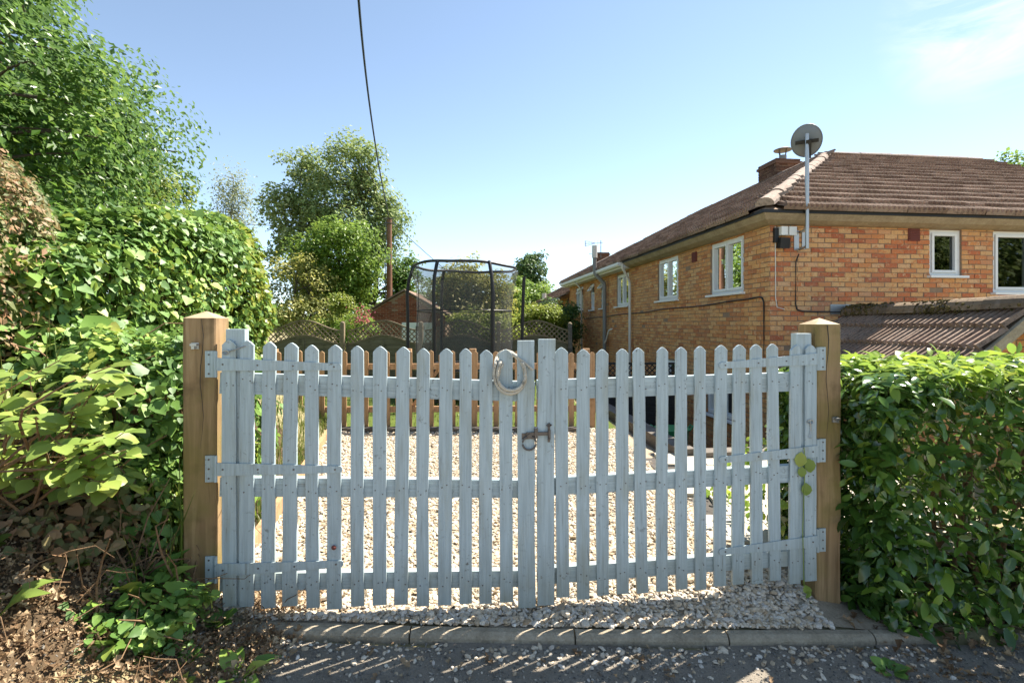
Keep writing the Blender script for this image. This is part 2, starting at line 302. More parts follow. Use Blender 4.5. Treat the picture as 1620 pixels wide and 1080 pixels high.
G_ = lambda *s: [(p, c) for p, c in s]
M = dict(
    paint=mat_paint(), paint_h=mat_paint('weathered_rail_paint', (2.2, 55, 55)),
    post=mat_wood('green_oak_post', (.16, .10, .048), (.32, .21, .11), (.44, .305, .17), (30, 30, 1.6), .55),
    postcap=mat_wood('pale_end_grain', (.30, .22, .13), (.40, .31, .19), (.48, .38, .25), (12, 12, 12)),
    fence=mat_wood('new_pale_wood', (.30, .17, .085), (.42, .26, .14), (.50, .33, .19), (35, 35, 2)),
    board=mat_wood('weathered_board', (.10, .085, .055), (.17, .145, .095), (.23, .20, .14), (3, 3, 40)),
    trellis=mat_wood('trellis_wood', (.15, .11, .07), (.24, .185, .12), (.32, .25, .17), (20, 20, 20)),
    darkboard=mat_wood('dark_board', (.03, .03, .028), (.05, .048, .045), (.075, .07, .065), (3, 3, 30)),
    sleeper=mat_wood('sleeper_wood', (.09, .075, .06), (.15, .13, .11), (.22, .19, .16), (6, 6, 30)),
    bark=mat_ground('bark', (.05, .04, .03), (.10, .08, .06), (.16, .135, .11), 6, 40),
    birchbark=mat_ground('birch_bark', (.12, .11, .10), (.35, .33, .30), (.5, .48, .45), 4, 25),
    stem=mat_ground('dry_stem', (.12, .07, .035), (.22, .14, .08), (.34, .24, .14), 9, 60),
    brick_front=mat_brick('red_and_buff_brick', G_((0, (0.400, 0.086, 0.037)), (.14, (0.560, 0.146, 0.052)), (.28, (0.640, 0.241, 0.081)), (.45, (0.700, 0.344, 0.126)), (.65, (0.730, 0.404, 0.163)), (.82, (0.720, 0.413, 0.185)), (.93, (0.730, 0.430, 0.222)), (1, (0.540, 0.146, 0.056)))),
    brick_side=mat_brick('tan_brick', G_((0, (0.431, 0.136, 0.046)), (.2, (0.588, 0.242, 0.080)), (.5, (0.676, 0.330, 0.114)), (.75, (0.715, 0.392, 0.152)), (.9, (0.725, 0.431, 0.186)), (1, (0.510, 0.176, 0.061)))),
    chimney=mat_rand('sooty_brick', G_((0, (.09, .05, .035)), (.5, (.16, .08, .05)), (1, (.20, .12, .085))), .9, .15, 20),
    brick_shed=mat_rand('dark_red_brick', G_((0, (.17, .05, .03)), (.4, (.27, .085, .045)), (.75, (.33, .12, .065)), (1, (.22, .10, .07))), .9, .15, 20),
    mortar=mat_plain('mortar', (.27, .185, .12), .95, var=.25),
    tile=mat_tile('concrete_tile', G_((0, (0.182, 0.122, 0.089)), (.4, (0.258, 0.182, 0.135)), (.75, (0.334, 0.245, 0.188)), (1, (0.220, 0.147, 0.109)))),
    ridge=mat_tile('ridge_tile', G_((0, (.30, .23, .185)), (.5, (.36, .285, .235)), (1, (.33, .25, .20)))),
    moss=mat_tile('mossy_ridge', G_((0, (.14, .105, .075)), (.5, (.20, .15, .10)), (1, (.24, .17, .11)))),
    concrete=mat_ground('old_concrete', (.24, .19, .13), (.38, .315, .22), (.50, .43, .32), 5, 30),
    kerb=mat_ground('kerb_concrete', (.20, .165, .115), (.36, .305, .225), (.52, .45, .35), 9, 70, .8, .010),
    upvc=mat_plain('white_plastic', (.78, .79, .78), .35, var=.04),
    cream=mat_plain('cream_plastic', (.62, .60, .54), .4, var=.06),
    white=mat_plain('white_paint', (.75, .75, .72), .5, var=.06),
    greypipe=mat_plain('grey_pipe', (.20, .20, .19), .5),
    black=mat_plain('black_plastic', (.015, .015, .016), .5),
    darkmetal=mat_plain('rusty_metal', (.13, .115, .105), .45, .6, .3, nscale=60),
    galv=mat_plain('galvanised_steel', (.42, .42, .41), .38, .8, .1),
    dish=mat_plain('grey_dish', (.17, .19, .21), .5, .1),
    fabric=mat_plain('curtain_fabric', (.55, .53, .48), .9, var=.1),
    glass=mat_glass('window_glass'),
    terracotta=mat_plain('red_vent', (.16, .045, .035), .8),
    net=mat_net(),
    rope=mat_plain('old_rope', (.48, .45, .38), .9, var=.25, nscale=120),
    gravel=mat_rand('gravel_stone', G_((0, (.34, .25, .16)), (.15, (.50, .40, .28)), (.4, (.62, .53, .41)), (.7, (.70, .63, .52)), (.88, (.56, .51, .45)), (1, (.78, .73, .64)))),
    gravelbed=mat_ground('gravel_bed', (.20, .16, .11), (.36, .30, .22), (.52, .45, .35), 6, 70),
    grit=mat_rand('road_grit', G_((0, (.10, .095, .085)), (.4, (.20, .185, .16)), (.7, (.33, .29, .235)), (1, (.45, .40, .33)))),
    road=mat_ground('asphalt', (.16, .135, .105), (.27, .235, .19), (.40, .355, .295), 4, 120, .9, .012),
    slab=mat_ground('paving_slab', (.42, .37, .30), (.50, .45, .37), (.56, .51, .43), 3, 40, .3, .006),
    bounceground=mat_ground('pale_bounce_ground', (.17, .15, .075), (.27, .23, .13), (.36, .32, .21), 2, 30),  # pale tone picked so the out-of-view ground bounces light onto shaded faces
    soil=mat_ground('leaf_soil', (.05, .035, .022), (.10, .07, .042), (.19, .135, .08), 5, 40),
    grassground=mat_ground('lawn', (.05, .075, .015), (.09, .12, .025), (.16, .17, .05), 3, 30),
    yard=mat_ground('yard_ground', (.06, .055, .05), (.10, .09, .08), (.15, .14, .12), 3, 30),
    dryleaf=mat_leaf('dry_leaf', G_((0, (.12, .07, .035)), (.35, (.23, .15, .085)), (.7, (.38, .28, .17)), (1, (.52, .42, .28))), .2, .75, .2, (1, .85, .6), (1, 1, 1)),
    laurel=mat_leaf('laurel_leaf', G_((0, (0.028, 0.071, 0.021)), (.5, (0.056, 0.133, 0.032)), (.85, (0.094, 0.196, 0.041)), (1, (0.218, 0.281, 0.048))), .28, .20, .60, (1, 1, .2)),
    laureltip=mat_leaf('young_laurel_leaf', G_((0, (0.085, 0.183, 0.028)), (.5, (0.168, 0.295, 0.042)), (1, (0.309, 0.407, 0.070))), .42, .32, .5, (1, 1, .2)),
    ivy=mat_leaf('vine_leaf', G_((0, (0.053, 0.125, 0.039)), (.4, (0.101, 0.218, 0.057)), (.72, (0.181, 0.314, 0.086)), (.92, (0.339, 0.410, 0.122)), (1, (0.294, 0.294, 0.103))), .28, .50, .50, (1, 1, .3)),
    ivyyellow=mat_leaf('yellow_vine_leaf', G_((0, (0.115, 0.173, 0.019)), (.5, (0.192, 0.250, 0.029)), (1, (0.288, 0.288, 0.048))), .45, .4, .45),
    browning=mat_leaf('browning_leaf', G_((0, (.10, .13, .05)), (.35, (.17, .19, .08)), (.6, (.26, .22, .11)), (.8, (.32, .21, .12)), (1, (.34, .17, .09))), .3, .55, .35, (1, .9, .5), (1, 1, .95)),
    lime=mat_leaf('lime_leaf', G_((0, (0.121, 0.209, 0.066)), (.4, (0.198, 0.308, 0.110)), (.8, (0.286, 0.396, 0.154)), (1, (0.374, 0.418, 0.143))), .38, .42, .5, (1, 1, .4), (1.2, 1.08, .62)),
    hazel=mat_leaf('hazel_leaf', G_((0, (0.025, 0.076, 0.010)), (.45, (0.057, 0.146, 0.017)), (.8, (0.107, 0.215, 0.027)), (1, (0.190, 0.279, 0.037))), .42, .4, .45),
    hazel2=mat_leaf('pale_tree_leaf', G_((0, (0.103, 0.156, 0.031)), (.5, (0.173, 0.242, 0.052)), (1, (0.276, 0.346, 0.086))), .4, .5, .35),
    willow=mat_leaf('grey_green_leaf', G_((0, (0.111, 0.189, 0.057)), (.5, (0.202, 0.296, 0.099)), (.85, (0.327, 0.406, 0.173)), (1, (0.500, 0.530, 0.281))), .33, .6, .3, (1, 1, .6), (1.08, 1.0, 1.0)),
    birch=mat_leaf('birch_leaf', G_((0, (0.151, 0.173, 0.086)), (.5, (0.281, 0.293, 0.173)), (1, (0.454, 0.432, 0.281))), .3, .55, .35, (1, 1, .7), (.92, 1.02, .95)),
    bush=mat_leaf('bush_leaf', G_((0, (0.068, 0.143, 0.023)), (.5, (0.134, 0.247, 0.038)), (1, (0.247, 0.362, 0.058))), .4, .45, .4),
    brightbush=mat_leaf('bright_bush_leaf', G_((0, (.10, .16, .02)), (.5, (.17, .24, .03)), (1, (.26, .30, .05))), .45, .45, .4),
    drybush=mat_leaf('dusty_bush_leaf', G_((0, (0.153, 0.191, 0.077)), (.5, (0.283, 0.322, 0.142)), (1, (0.461, 0.437, 0.232))), .35, .55, .35),
    conifer=mat_leaf('dark_conifer_leaf', G_((0, (0.031, 0.078, 0.031)), (.5, (0.064, 0.137, 0.053)), (1, (0.119, 0.209, 0.078))), .2, .5, .35, (1, 1, .5)),
    grass=mat_leaf('grass_blade', G_((0, (.05, .09, .015)), (.5, (.10, .16, .03)), (1, (.22, .23, .08))), .4, .4, .4),
    flower=mat_leaf('pink_flower', G_((0, (.35, .06, .16)), (1, (.55, .15, .30))), .3, .5, .3, (1, 1, 1)),
    paleflower=mat_leaf('cream_flower', G_((0, (.55, .52, .35)), (1, (.75, .72, .55))), .3, .5, .3, (1, 1, 1)),
)

# ------------------------------------------------------------------ terrain
def sst(a, b, x): t = np.clip((x - a) / (b - a), 0, 1); return t * t * (3 - 2 * t)
HO = np.array([3.93, 7.70]); HU = np.array([.9936, .113]); HV = np.array([-.113, .9936])    # house corner, along the front, along the side
def house_ts(x, y): dx, dy = x - HO[0], y - HO[1]; return dx * HU[0] + dy * HU[1], dx * HV[0] + dy * HV[1]
def kerb_y(x): return 2.415 + .045 * x + .012 * x * x
def road_z(x): return -.055 - .045 * x
def ground_z(x, y):
    x = np.asarray(x, float); y = np.asarray(y, float)
    r = road_z(np.clip(x, -3, 4)); ky = kerb_y(np.clip(x, -2, 2.2))
    drive = .0 + .03 * sst(2.2, 1.0, np.abs(x - .2)) * sst(5, 2.6, y)
    z = r + (drive - (r + .045)) * sst(ky + .05, ky + .30, y) * sst(1.95, 1.35, x) + .045 * sst(ky, ky + .04, y)
    bank = sst(-1.15, -2.5, x) * sst(-.4, .6, y) * sst(9, 5.2, y) * .75 + sst(-2.2, -5, x) * sst(-1, 1, y) * .5 * sst(12, 8, y)
    bank *= np.where(y > 3.0, sst(-1.75 - .10 * (y - 3), -2.9 - .1 * (y - 3), x), 1)
    z = z + bank
    t, s = house_ts(x, y); drop = sst(-2.35, -2.15, t) * sst(-2.05, -1.85, s) * sst(40, 16, y)
    return z - drop * 1.05
xs = np.unique(np.concatenate([np.linspace(-400, -10, 16), np.linspace(-10, -3, 25), np.linspace(-3, 4, 120), np.linspace(4, 14, 40), np.linspace(14, 400, 16)]))
ys = np.unique(np.concatenate([np.linspace(-300, -6, 10), np.linspace(-6, 1, 18), np.linspace(1, 7.5, 130), np.linspace(7.5, 22, 60), np.linspace(22, 600, 16)]))
GX, GY = np.meshgrid(xs, ys); GZ = ground_z(GX, GY)
nx, ny = len(xs), len(ys)
ii, jj = np.meshgrid(np.arange(nx - 1), np.arange(ny - 1)); q = (jj * nx + ii).ravel()
quads = np.stack([q, q + 1, q + nx + 1, q + nx], 1); cx, cy = GX[:-1, :-1].ravel(), GY[:-1, :-1].ravel()
tt, ssv = house_ts(cx, cy)
base = MB().add(np.stack([GX.ravel(), GY.ravel(), GZ.ravel() - .012], 1), quads)
gnd = base.build('ground', M['bounceground'], smooth=True, kind='structure')
def sheet(name, mat, xr, yr, nxx, nyy, cond=None, dz=0.0):
    X, Y = np.meshgrid(np.linspace(*xr, nxx), np.linspace(*yr, nyy)); Z = ground_z(X, Y) + dz
    i, j = np.meshgrid(np.arange(nxx - 1), np.arange(nyy - 1)); q = (j * nxx + i).ravel()
    F = np.stack([q, q + 1, q + nxx + 1, q + nxx], 1)
    if cond is not None:
        k = cond(X[:-1, :-1].ravel() + (xr[1] - xr[0]) / nxx / 2, Y[:-1, :-1].ravel() + (yr[1] - yr[0]) / nyy / 2); F = F[k]
    return MB().add(np.stack([X.ravel(), Y.ravel(), Z.ravel()], 1), F).build(name, mat, smooth=True, kind='structure')
DRL = lambda y: -1.62 - .215 * (y - 3.2)                      # left edge of the gravel
SLX = lambda y: 1.42 + 0 * y                        # left edge of the paving
sheet('road', M['road'], (-30, 30), (-3.5, 2.6), 420, 90, lambda x, y: (y < kerb_y(np.clip(x, -2, 3)) - .04) & (x > -1.12 - .18 * np.clip(2.4 - y, 0, 3)), 0.0)
sheet('gravel_drive', M['gravelbed'], (-3.2, 3.2), (2.2, 7.0), 130, 120, lambda x, y: (y > kerb_y(x) + .03) & (x > DRL(y)) & (house_ts(x, y)[0] < -2.2) | ((y > kerb_y(x) + .03) & (y < 5.6) & (x > DRL(y)) & (x < 1.75)), 0.0)
sheet('bank', M['soil'], (-6, -.95), (.3, 5.5), 70, 80, lambda x, y: (x < DRL(np.maximum(y, 3.0)) - .06) & ((y > 2.45) | (x < -1.13 - .18 * np.clip(2.4 - y, 0, 3))), 0.0)
sheet('hedge_bed', M['soil'], (1.6, 5.4), (2.2, 3.9), 60, 40, lambda x, y: (y > kerb_y(np.clip(x, -2, 3)) + .03) & (x > 1.79), -0.003)
sheet('lawn', M['grassground'], (-14, 3.2), (7.0, 30), 60, 60, lambda x, y: house_ts(x, y)[0] < -2.4, 0.004)
sheet('back_yard', M['yard'], (1.0, 6), (5.6, 22), 60, 100, lambda x, y: (house_ts(x, y)[0] > -2.1) & (house_ts(x, y)[1] > -1.8), 0.004)
PEB = np.array([[0, 0, 1], [.894, 0, .447], [.276, .851, .447], [-.724, .526, .447], [-.724, -.526, .447], [.276, -.851, .447],
                [.724, .526, -.447], [-.276, .851, -.447], [-.894, 0, -.447], [-.276, -.851, -.447], [.724, -.526, -.447], [0, 0, -1]])
PEBF = [np.array([[0, 1, 2], [0, 2, 3], [0, 3, 4], [0, 4, 5], [0, 5, 1], [1, 6, 2], [2, 7, 3], [3, 8, 4], [4, 9, 5], [5, 10, 1],
                  [2, 6, 7], [3, 7, 8], [4, 8, 9], [5, 9, 10], [1, 10, 6]])]
def pebbles(name, mat, X, Y, size, parent=None, lift=.25, seed=1):
    rng = np.random.default_rng(seed); n = len(X); mb = MB()
    a = size * np.exp(rng.normal(0, .28, n)); sc = np.stack([a * rng.uniform(.8, 1.5, n), a * rng.uniform(.6, 1.1, n), a * rng.uniform(.4, .75, n)], 1) * .5
    R = frames(rng.normal(size=(n, 3)) * .35 + np.array([0, 0, 1.0]), rng)
    P = np.stack([X, Y, ground_z(X, Y) + sc[:, 2] * lift + rng.uniform(0, .4, n) * sc[:, 2]], 1)
    for k in range(6):
        s = slice(k, n, 6); T = PEB * (1 + rng.normal(0, .16, (12, 1)))
        scatter(mb, T, PEBF, P[s], R[s], sc[s])
    return mb.build(name, mat, parent, smooth=False, kind='stuff')
def in_drive(x, y): return (y > kerb_y(x) + .035) & (x > DRL(np.maximum(y, 3.0)) - .03 * np.sin(9 * y)) & ((house_ts(x, y)[0] < -2.3) | (y < 5.6)) & (x < np.where(y < 3.25, 1.62, SLX(y) + .05 * np.sin(11 * y)))
def spread(n, xr, yr, cond, seed):
    r = np.random.default_rng(seed); x = r.uniform(*xr, n); y = yr[0] + (yr[1] - yr[0]) * r.uniform(0, 1, n) ** 1.45; k = cond(x, y); return x[k], y[k]
X_, Y_ = spread(52000, (-2.9, 1.7), (2.3, 7.0), in_drive, 3)
o = pebbles('gravel', M['gravel'], X_, Y_, .023, seed=4); tag(o, 'pale honey coloured gravel covering the drive behind the gate', 'gravel')
X_, Y_ = spread(9000, (-1.5, 1.65), (2.3, 3.0), in_drive, 31)
o = pebbles('gravel', M['gravel'], X_, Y_, .023, seed=41, lift=.9); tag(o, 'loose gravel heaped between the gate and the kerb', 'gravel')
r_ = np.random.default_rng(12); X_ = r_.uniform(-2.3, 2.9, 7000); Y_ = kerb_y(X_) - .05 - np.abs(r_.normal(0, .38, 7000)); k = (Y_ > .9) & (X_ > -1.75)
o = pebbles('road_grit', M['grit'], X_[k], Y_[k], .0085, seed=6); tag(o, 'loose grey grit lying along the edge of the lane', 'grit')
X_ = r_.uniform(-1.5, 2.1, 520); Y_ = kerb_y(X_) - .055 - np.abs(r_.normal(0, .10, 520))
o = pebbles('stray_gravel', M['gravel'], X_, Y_, .019, seed=8); tag(o, 'stray pale stones spilled over the kerb onto the lane', 'gravel')

# kerb stones
kerb = obj('kerb', MB().tube([[x, kerb_y(x), road_z(x) - .10] for x in np.linspace(-1.6, 2.1, 12)], .03, 6).mesh('kerb', M['kerb']), kind='structure')
kx = [-1.62, -1.30, -.48, .30, .43 + .62, 1.80, 2.12]
for a, b in zip(kx[:-1], kx[1:]):
    a2, b2 = a + .004, b - .004; mb = MB(); prof = [(-.035, -.12), (-.035, .018), (-.028, .032), (-.012, .041), (.022, .041), (.03, .036), (.03, -.12)]
    A = [[a2, kerb_y(a2) + p, road_z(a2) + q] for p, q in prof]; B = [[b2, kerb_y(b2) + p, road_z(b2) + q] for p, q in prof]
    A, B = np.array(A), np.array(B); n = len(A); mb.poly(A); mb.poly(B[::-1]); k = np.arange(n); k2 = (k + 1) % n
    mb.add(np.vstack([A, B]), np.stack([k, k + n, k2 + n, k2], 1)); mb.build('kerb_stone', M['kerb'], kerb)

# paving slabs
pat = obj('paving', MB().poly([[1.42, 5.45, .004], [1.42, 3.3, .004], [3.3, 3.3, .004], [3.3, 5.45, .004]][::-1]).mesh('paving', M['yard']), kind='structure')
slab_me = MB().box((0, 0, 0), (1, 1, 1)).mesh('slab', M['slab'])
A_ = math.radians(-6.5)
for i in range(5):
    for j in range(5):
        c = np.array([1.66, 3.52]) + rotz(A_)[:2, :2] @ np.array([i * .455 + (.22 if j % 2 else 0) - .1, j * .455])
        if c[1] > 5.35 or c[0] > 3.3: continue
        obj('slab', slab_me, pat, M4((c[0], c[1], .016 + random.uniform(-.003, .003)), rotz(A_ + random.uniform(-.01, .01)), (.445, .445, .03)))

# ------------------------------------------------------------------ brick house
def HP(t, s, z): p = HO + HU * t + HV * s; return np.array([p[0], p[1], z])
HU3 = np.array([*HU, 0]); HV3 = np.array([*HV, 0]); Z3 = np.array([0, 0, 1.0])
def brick_rects(u0, u1, z0, z1, holes, phase=0.0, bl=.225, bh=.075, rng=None, half=.5):
    out = []; row = 0; z = z0
    while z < z1 - .02:
        za, zb = z, min(z + bh - .010, z1); u = u0 - (bl * half if row % 2 else 0) - phase
        while u < u1:
            a, b = max(u, u0), min(u + bl - .010, u1)
            segs = [(a, b)] if b - a > .02 else []
            for (h0, h1, g0, g1) in holes:
                if zb <= g0 + .012 or za >= g1 - .012: continue
                ns = []
                for (p, q) in segs:
                    if q <= h0 or p >= h1: ns.append((p, q)); continue
                    if h0 - p > .02: ns.append((p, h0))
                    if q - h1 > .02: ns.append((h1, q))
                segs = ns
            out += [(p, q, za, zb) for p, q in segs]; u += bl
        z += bh; row += 1
    return np.array(out)
BR_V = BOX_V; BR_F = BOX_F
def bricks(parent, org, U, N, rects, mat, n_obj=0, depth=.05, proud=.007, rng=None, vis=None):
    """bricks on the wall plane through org; U along the wall, N outward. The n_obj largest in view become parts, the rest one part."""
    rng = rng or RNG; c = np.stack([(rects[:, 0] + rects[:, 1]) / 2, (rects[:, 2] + rects[:, 3]) / 2], 1)
    jit = rng.normal(0, .0030, len(c)); sz = np.stack([rects[:, 1] - rects[:, 0], np.full(len(c), depth), rects[:, 3] - rects[:, 2]], 1); sz[:, 2] *= rng.uniform(.90, 1.04, len(c)); sz[:, 0] *= rng.uniform(.95, 1.0, len(c)); c = c + rng.normal(0, .0022, c.shape)
    P = org[None] + c[:, :1] * U + c[:, 1:] * Z3 + (proud + jit - depth / 2)[:, None] * N
    R = np.stack([U, -N, Z3], 1); sc = sz.copy()
    D = P[:, 1]; px = HX + FP * P[:, 0] / D; py = HY - FP * (P[:, 2] - CZ) / D
    area = sz[:, 0] * sz[:, 2] * np.abs((N * (np.array([0, 0, CZ]) - P)).sum(1)) / D ** 3
    ok = (px > 0) & (px < 1620) & (py > 0) & (py < 1080)
    if vis is not None: ok &= vis(px, py)
    order = np.argsort(-(area * ok)); take = order[:n_obj][ok[order[:n_obj]]]; rest = np.setdiff1d(np.arange(len(c)), take)
    if len(take):
        me = MB().add(BR_V, BR_F).mesh('brick', mat)
        for k in take: obj('brick', me, parent, M4(P[k], R, sc[k]))
    if len(rest):
        mb = MB(); scatter(mb, BR_V, [BR_F], P[rest], np.repeat(R[None], len(rest), 0), sc[rest]); mb.build('brickwork', mat, parent, kind='stuff')
def wall_slab(mb, org, U, N, u0, u1, z0, z1, holes, th=.22, back=0.0):
    us = sorted({u0, u1, *[h for q in holes for h in q[:2]]}); zs = sorted({z0, z1, *[h for q in holes for h in q[2:]]})
    us = [u for u in us if u0 <= u <= u1]; zs = [z for z in zs if z0 <= z <= z1]
    R = np.stack([U, -N, Z3], 1)
    for a, b in zip(us[:-1], us[1:]):
        for c, d in zip(zs[:-1], zs[1:]):
            um, zm = (a + b) / 2, (c + d) / 2
            if any(h[0] < um < h[1] and h[2] < zm < h[3] for h in holes): continue
            mb.box(org + U * um + Z3 * zm - N * (th / 2 + back), (b - a, th, d - c), R)
def window(parent, org, U, N, u0, u1, z0, z1, lights=2, mat='upvc', sill=True, vent=False, fw=.055, recess=.03, label=None):
    R = np.stack([U, -N, Z3], 1); mb = MB(); w_, h_ = u1 - u0, z1 - z0; q = lambda u, z, n: org + U * u + Z3 * z + N * n
    fd = .07; yo = -recess - fd / 2
    mb.box(q((u0 + u1) / 2, z0 + fw / 2, yo), (w_, fd, fw), R); mb.box(q((u0 + u1) / 2, z1 - fw / 2, yo), (w_, fd, fw), R)
    mb.box(q(u0 + fw / 2, (z0 + z1) / 2, yo), (fw, fd, h_ - 2 * fw), R); mb.box(q(u1 - fw / 2, (z0 + z1) / 2, yo), (fw, fd, h_ - 2 * fw), R)
    iw = w_ - 2 * fw; edges = [u0 + fw + iw * k / lights for k in range(lights + 1)]
    for e in edges[1:-1]: mb.box(q(e, (z0 + z1) / 2, yo - .002), (fw * .8, fd - .004, h_ - 2 * fw), R)
    W_ = mb.build('window', M[mat], parent)
    if label: W_['label'] = label
    for k, (a, b) in enumerate(zip(edges[:-1], edges[1:])):
        z1k = z1 - fw
        if vent and k == 0: z1k = z0 + h_ * .66
        sb = MB(); sf = .038; y2 = -recess - .005
        if not (vent and k == 0 and lights == 1 and w_ < .6) or True:
            for (c_, s_) in (((a + b) / 2, z0 + fw + sf / 2), ((a + b) / 2, z1k - sf / 2)): sb.box(q(c_, s_, y2), (b - a - .02, .05, sf), R)
            for c_ in (a + .01 + sf / 2, b - .01 - sf / 2): sb.box(q(c_, (z0 + fw + z1k) / 2, y2), (sf, .05, z1k - z0 - fw - 2 * sf), R)
            sb.build('sash', M[mat], W_)
        MB().box(q((a + b) / 2, (z0 + fw + z1k) / 2, -recess - .03), (b - a - .06, .012, z1k - z0 - fw - .05), R).build('pane', M['glass'], W_)
        if vent and k == 0:     # a small top-hung light propped open
            hv = z1 - fw - z1k - .01; ang = math.radians(38); R2 = R @ rotx(-ang); top = q((a + b) / 2, z1 - fw, -recess + .03)
            vm = MB(); cen = lambda du, dz: top + R2 @ np.array([du, 0, dz])
            bw = b - a - .02
            vm.box(cen(0, -.02), (bw, .04, .04), R2); vm.box(cen(0, -hv + .02), (bw, .04, .04), R2)
            vm.box(cen(-bw / 2 + .02, -hv / 2), (.04, .04, hv - .08), R2); vm.box(cen(bw / 2 - .02, -hv / 2), (.04, .04, hv - .08), R2)
            vm.build('vent_sash', M[mat], W_); MB().box(cen(0, -hv / 2), (bw - .06, .01, hv - .06), R2).build('vent_pane', M['glass'], W_)
            MB().box(q((a + b) / 2, z1 - fw - hv / 2, -recess - .06), (b - a, .01, hv), R).build('vent_dark_panel', M['black'], W_)  # black panel painted in for the darkness inside the open vent
    if sill: MB().box(q((u0 + u1) / 2, z0 - .018, .015), (w_ + .10, .14, .036), R).build('sill', M[mat], W_)
    return W_

ZW0, ZS, ZE, ZR = -1.05, CZ + 1.50, CZ + 1.66, CZ + 4.21     # wall foot, soffit, eave, ridge
OV, HALF, SLEN, FLEN = .30, 4.5, 13.5, 8.5
house = empty('brick_house', (*HO, ZW0), 'long two-storey brick house with brown tiled hipped roof right of the drive', 'house')
O3 = HP(0, 0, 0)
front_holes = [(2.69, 3.26, CZ + .76, CZ + 1.49), (3.83, 5.25, CZ + .50, CZ + 1.49)]
side_holes = [(.70, 1.80, CZ + .53, CZ + 1.48), (3.17, 4.26, CZ + .53, CZ + 1.48), (6.25, 7.32, CZ + .50, CZ + 1.42), (8.45, 8.95, CZ + .50, CZ + 1.38),
              (9.72, 10.2, CZ + .48, CZ + 1.38), (11.25, 12.35, CZ + .48, CZ + 1.38), (.85, 1.95, CZ - 1.68, CZ - .98), (3.2, 4.4, CZ - 1.75, CZ - .80)]
mb = MB(); wall_slab(mb, O3, HU3, -HV3, 0, FLEN, ZW0, ZS + .1, front_holes); wall_slab(mb, O3, HV3, -HU3, .22, SLEN, ZW0, ZS + .1, side_holes)
mb.box(HP(FLEN - .1, HALF, (ZW0 + ZS) / 2), (.2, 2 * HALF - .5, ZS - ZW0), np.stack([HU3, HV3, Z3], 1))
mb.box(HP(HALF, SLEN - .12, (ZW0 + ZS) / 2), (2 * HALF, .2, ZS - ZW0), np.stack([HU3, HV3, Z3], 1))
mb.build('wall', M['mortar'], house)
side_vis = lambda px, py: (py < 540)
bricks(house, O3, HU3, -HV3, brick_rects(0, FLEN, ZW0, ZS + .02, front_holes), M['brick_front'], 170, vis=lambda px, py: py < 545)
bricks(house, O3, HV3, -HU3, brick_rects(0.0, SLEN, ZW0, ZS + .02, side_holes, phase=.1), M['brick_side'], 130, vis=lambda px, py: py < 545)
# black sheets set behind the panes, standing for the darkness of the rooms
mb = MB(); mb.box(HP(4.6, .8, CZ + .9), (8, .02, 2), np.stack([HU3, HV3, Z3], 1)); mb.box(HP(.8, 6.5, CZ + .3), (.02, 12.5, 3.6), np.stack([HU3, HV3, Z3], 1)); mb.build('room_dark_sheet', M['black'], house)
window(house, O3, HU3, -HV3, *front_holes[0], 1); W_ = window(house, O3, HU3, -HV3, *front_holes[1], 2)
window(house, O3, HV3, -HU3, *side_holes[0], 2); window(house, O3, HV3, -HU3, *side_holes[1], 2)
window(house, O3, HV3, -HU3, *side_holes[2], 2, vent=False); 
for h in side_holes[3:5]: window(house, O3, HV3, -HU3, *h, 1, vent=True)
window(house, O3, HV3, -HU3, *side_holes[5], 2, vent=True)
for h in side_holes[6:]: window(house, O3, HV3, -HU3, *h, 2)
def curtain(org, U, N, u0, u1, z0, z1):
    xs_ = np.linspace(u0, u1, 26); V = []
    for k, x in enumerate(xs_):
        for z in (z0, z1): V.append(org + U * x + Z3 * z - N * (.26 + .022 * math.sin(k * 1.25)))
    k = np.arange(25) * 2; MB().add(V, np.stack([k, k + 1, k + 3, k + 2], 1)).build('curtain', M['fabric'], house, smooth=True)
curtain(O3, HU3, -HV3, 4.30, 4.62, CZ + .45, CZ + 1.48); curtain(O3, HU3, -HV3, 4.95, 5.3, CZ + .45, CZ + 1.48)
curtain(O3, HV3, -HU3, 6.3, 6.6, CZ + .48, CZ + 1.4)
# coved concrete eaves, gutter edge
def eave(parent, path, prof, mat, name):
    """prof: list of (outward, z); path: list of (t, s, outward unit (t, s)) corners with mitred offsets"""
    mb = MB(); rows = [np.array([HP(t + ot * p, s + os_ * p, z) for p, z in prof]) for (t, s, ot, os_) in path]; n = len(prof)
    V = np.vstack(rows); k = np.arange(n); k2 = (k + 1) % n
    for r in range(len(rows) - 1): mb.add(V[r * n:(r + 2) * n], np.stack([k, k2, k2 + n, k + n], 1))
    mb.poly(rows[0][::-1]); mb.poly(rows[-1]); return mb.build(name, mat, parent)
prof = [(-.05, ZS + .03), (.02, ZS - .005), (.10, ZS + .005), (.20, ZS + .045), (.27, ZS + .11), (.285, ZE - .005), (.22, ZE + .03), (-.05, ZE + .03)]
eave(house, [(FLEN + .25, 0, 0, -1), (0, 0, -1, -1), (0, 5.95, -1, 0)], prof, M['concrete'], 'coved_eave')
prof2 = [(.287, ZE - .035), (.30, ZE - .035), (.30, ZE + .012), (.287, ZE + .012)]
eave(house, [(FLEN + .25, 0, 0, -1), (0, 0, -1, -1), (0, 5.95, -1, 0)], prof2, M['black'], 'drip_edge')
eave(house, [(0, 5.97, -1, 0), (0, SLEN, -1, 0)], [(0, ZS + .0), (.30, ZS + .0), (.30, ZE + .005), (0, ZE + .005)], M['white'], 'fascia_box')
eave(house, [(0, 5.965, -1, 0), (0, SLEN, -1, 0)], [(.302, ZE - .09), (.335, ZE - .11), (.385, ZE - .11), (.41, ZE - .07), (.41, ZE - .01), (.302, ZE - .01)], M['white'], 'gutter')
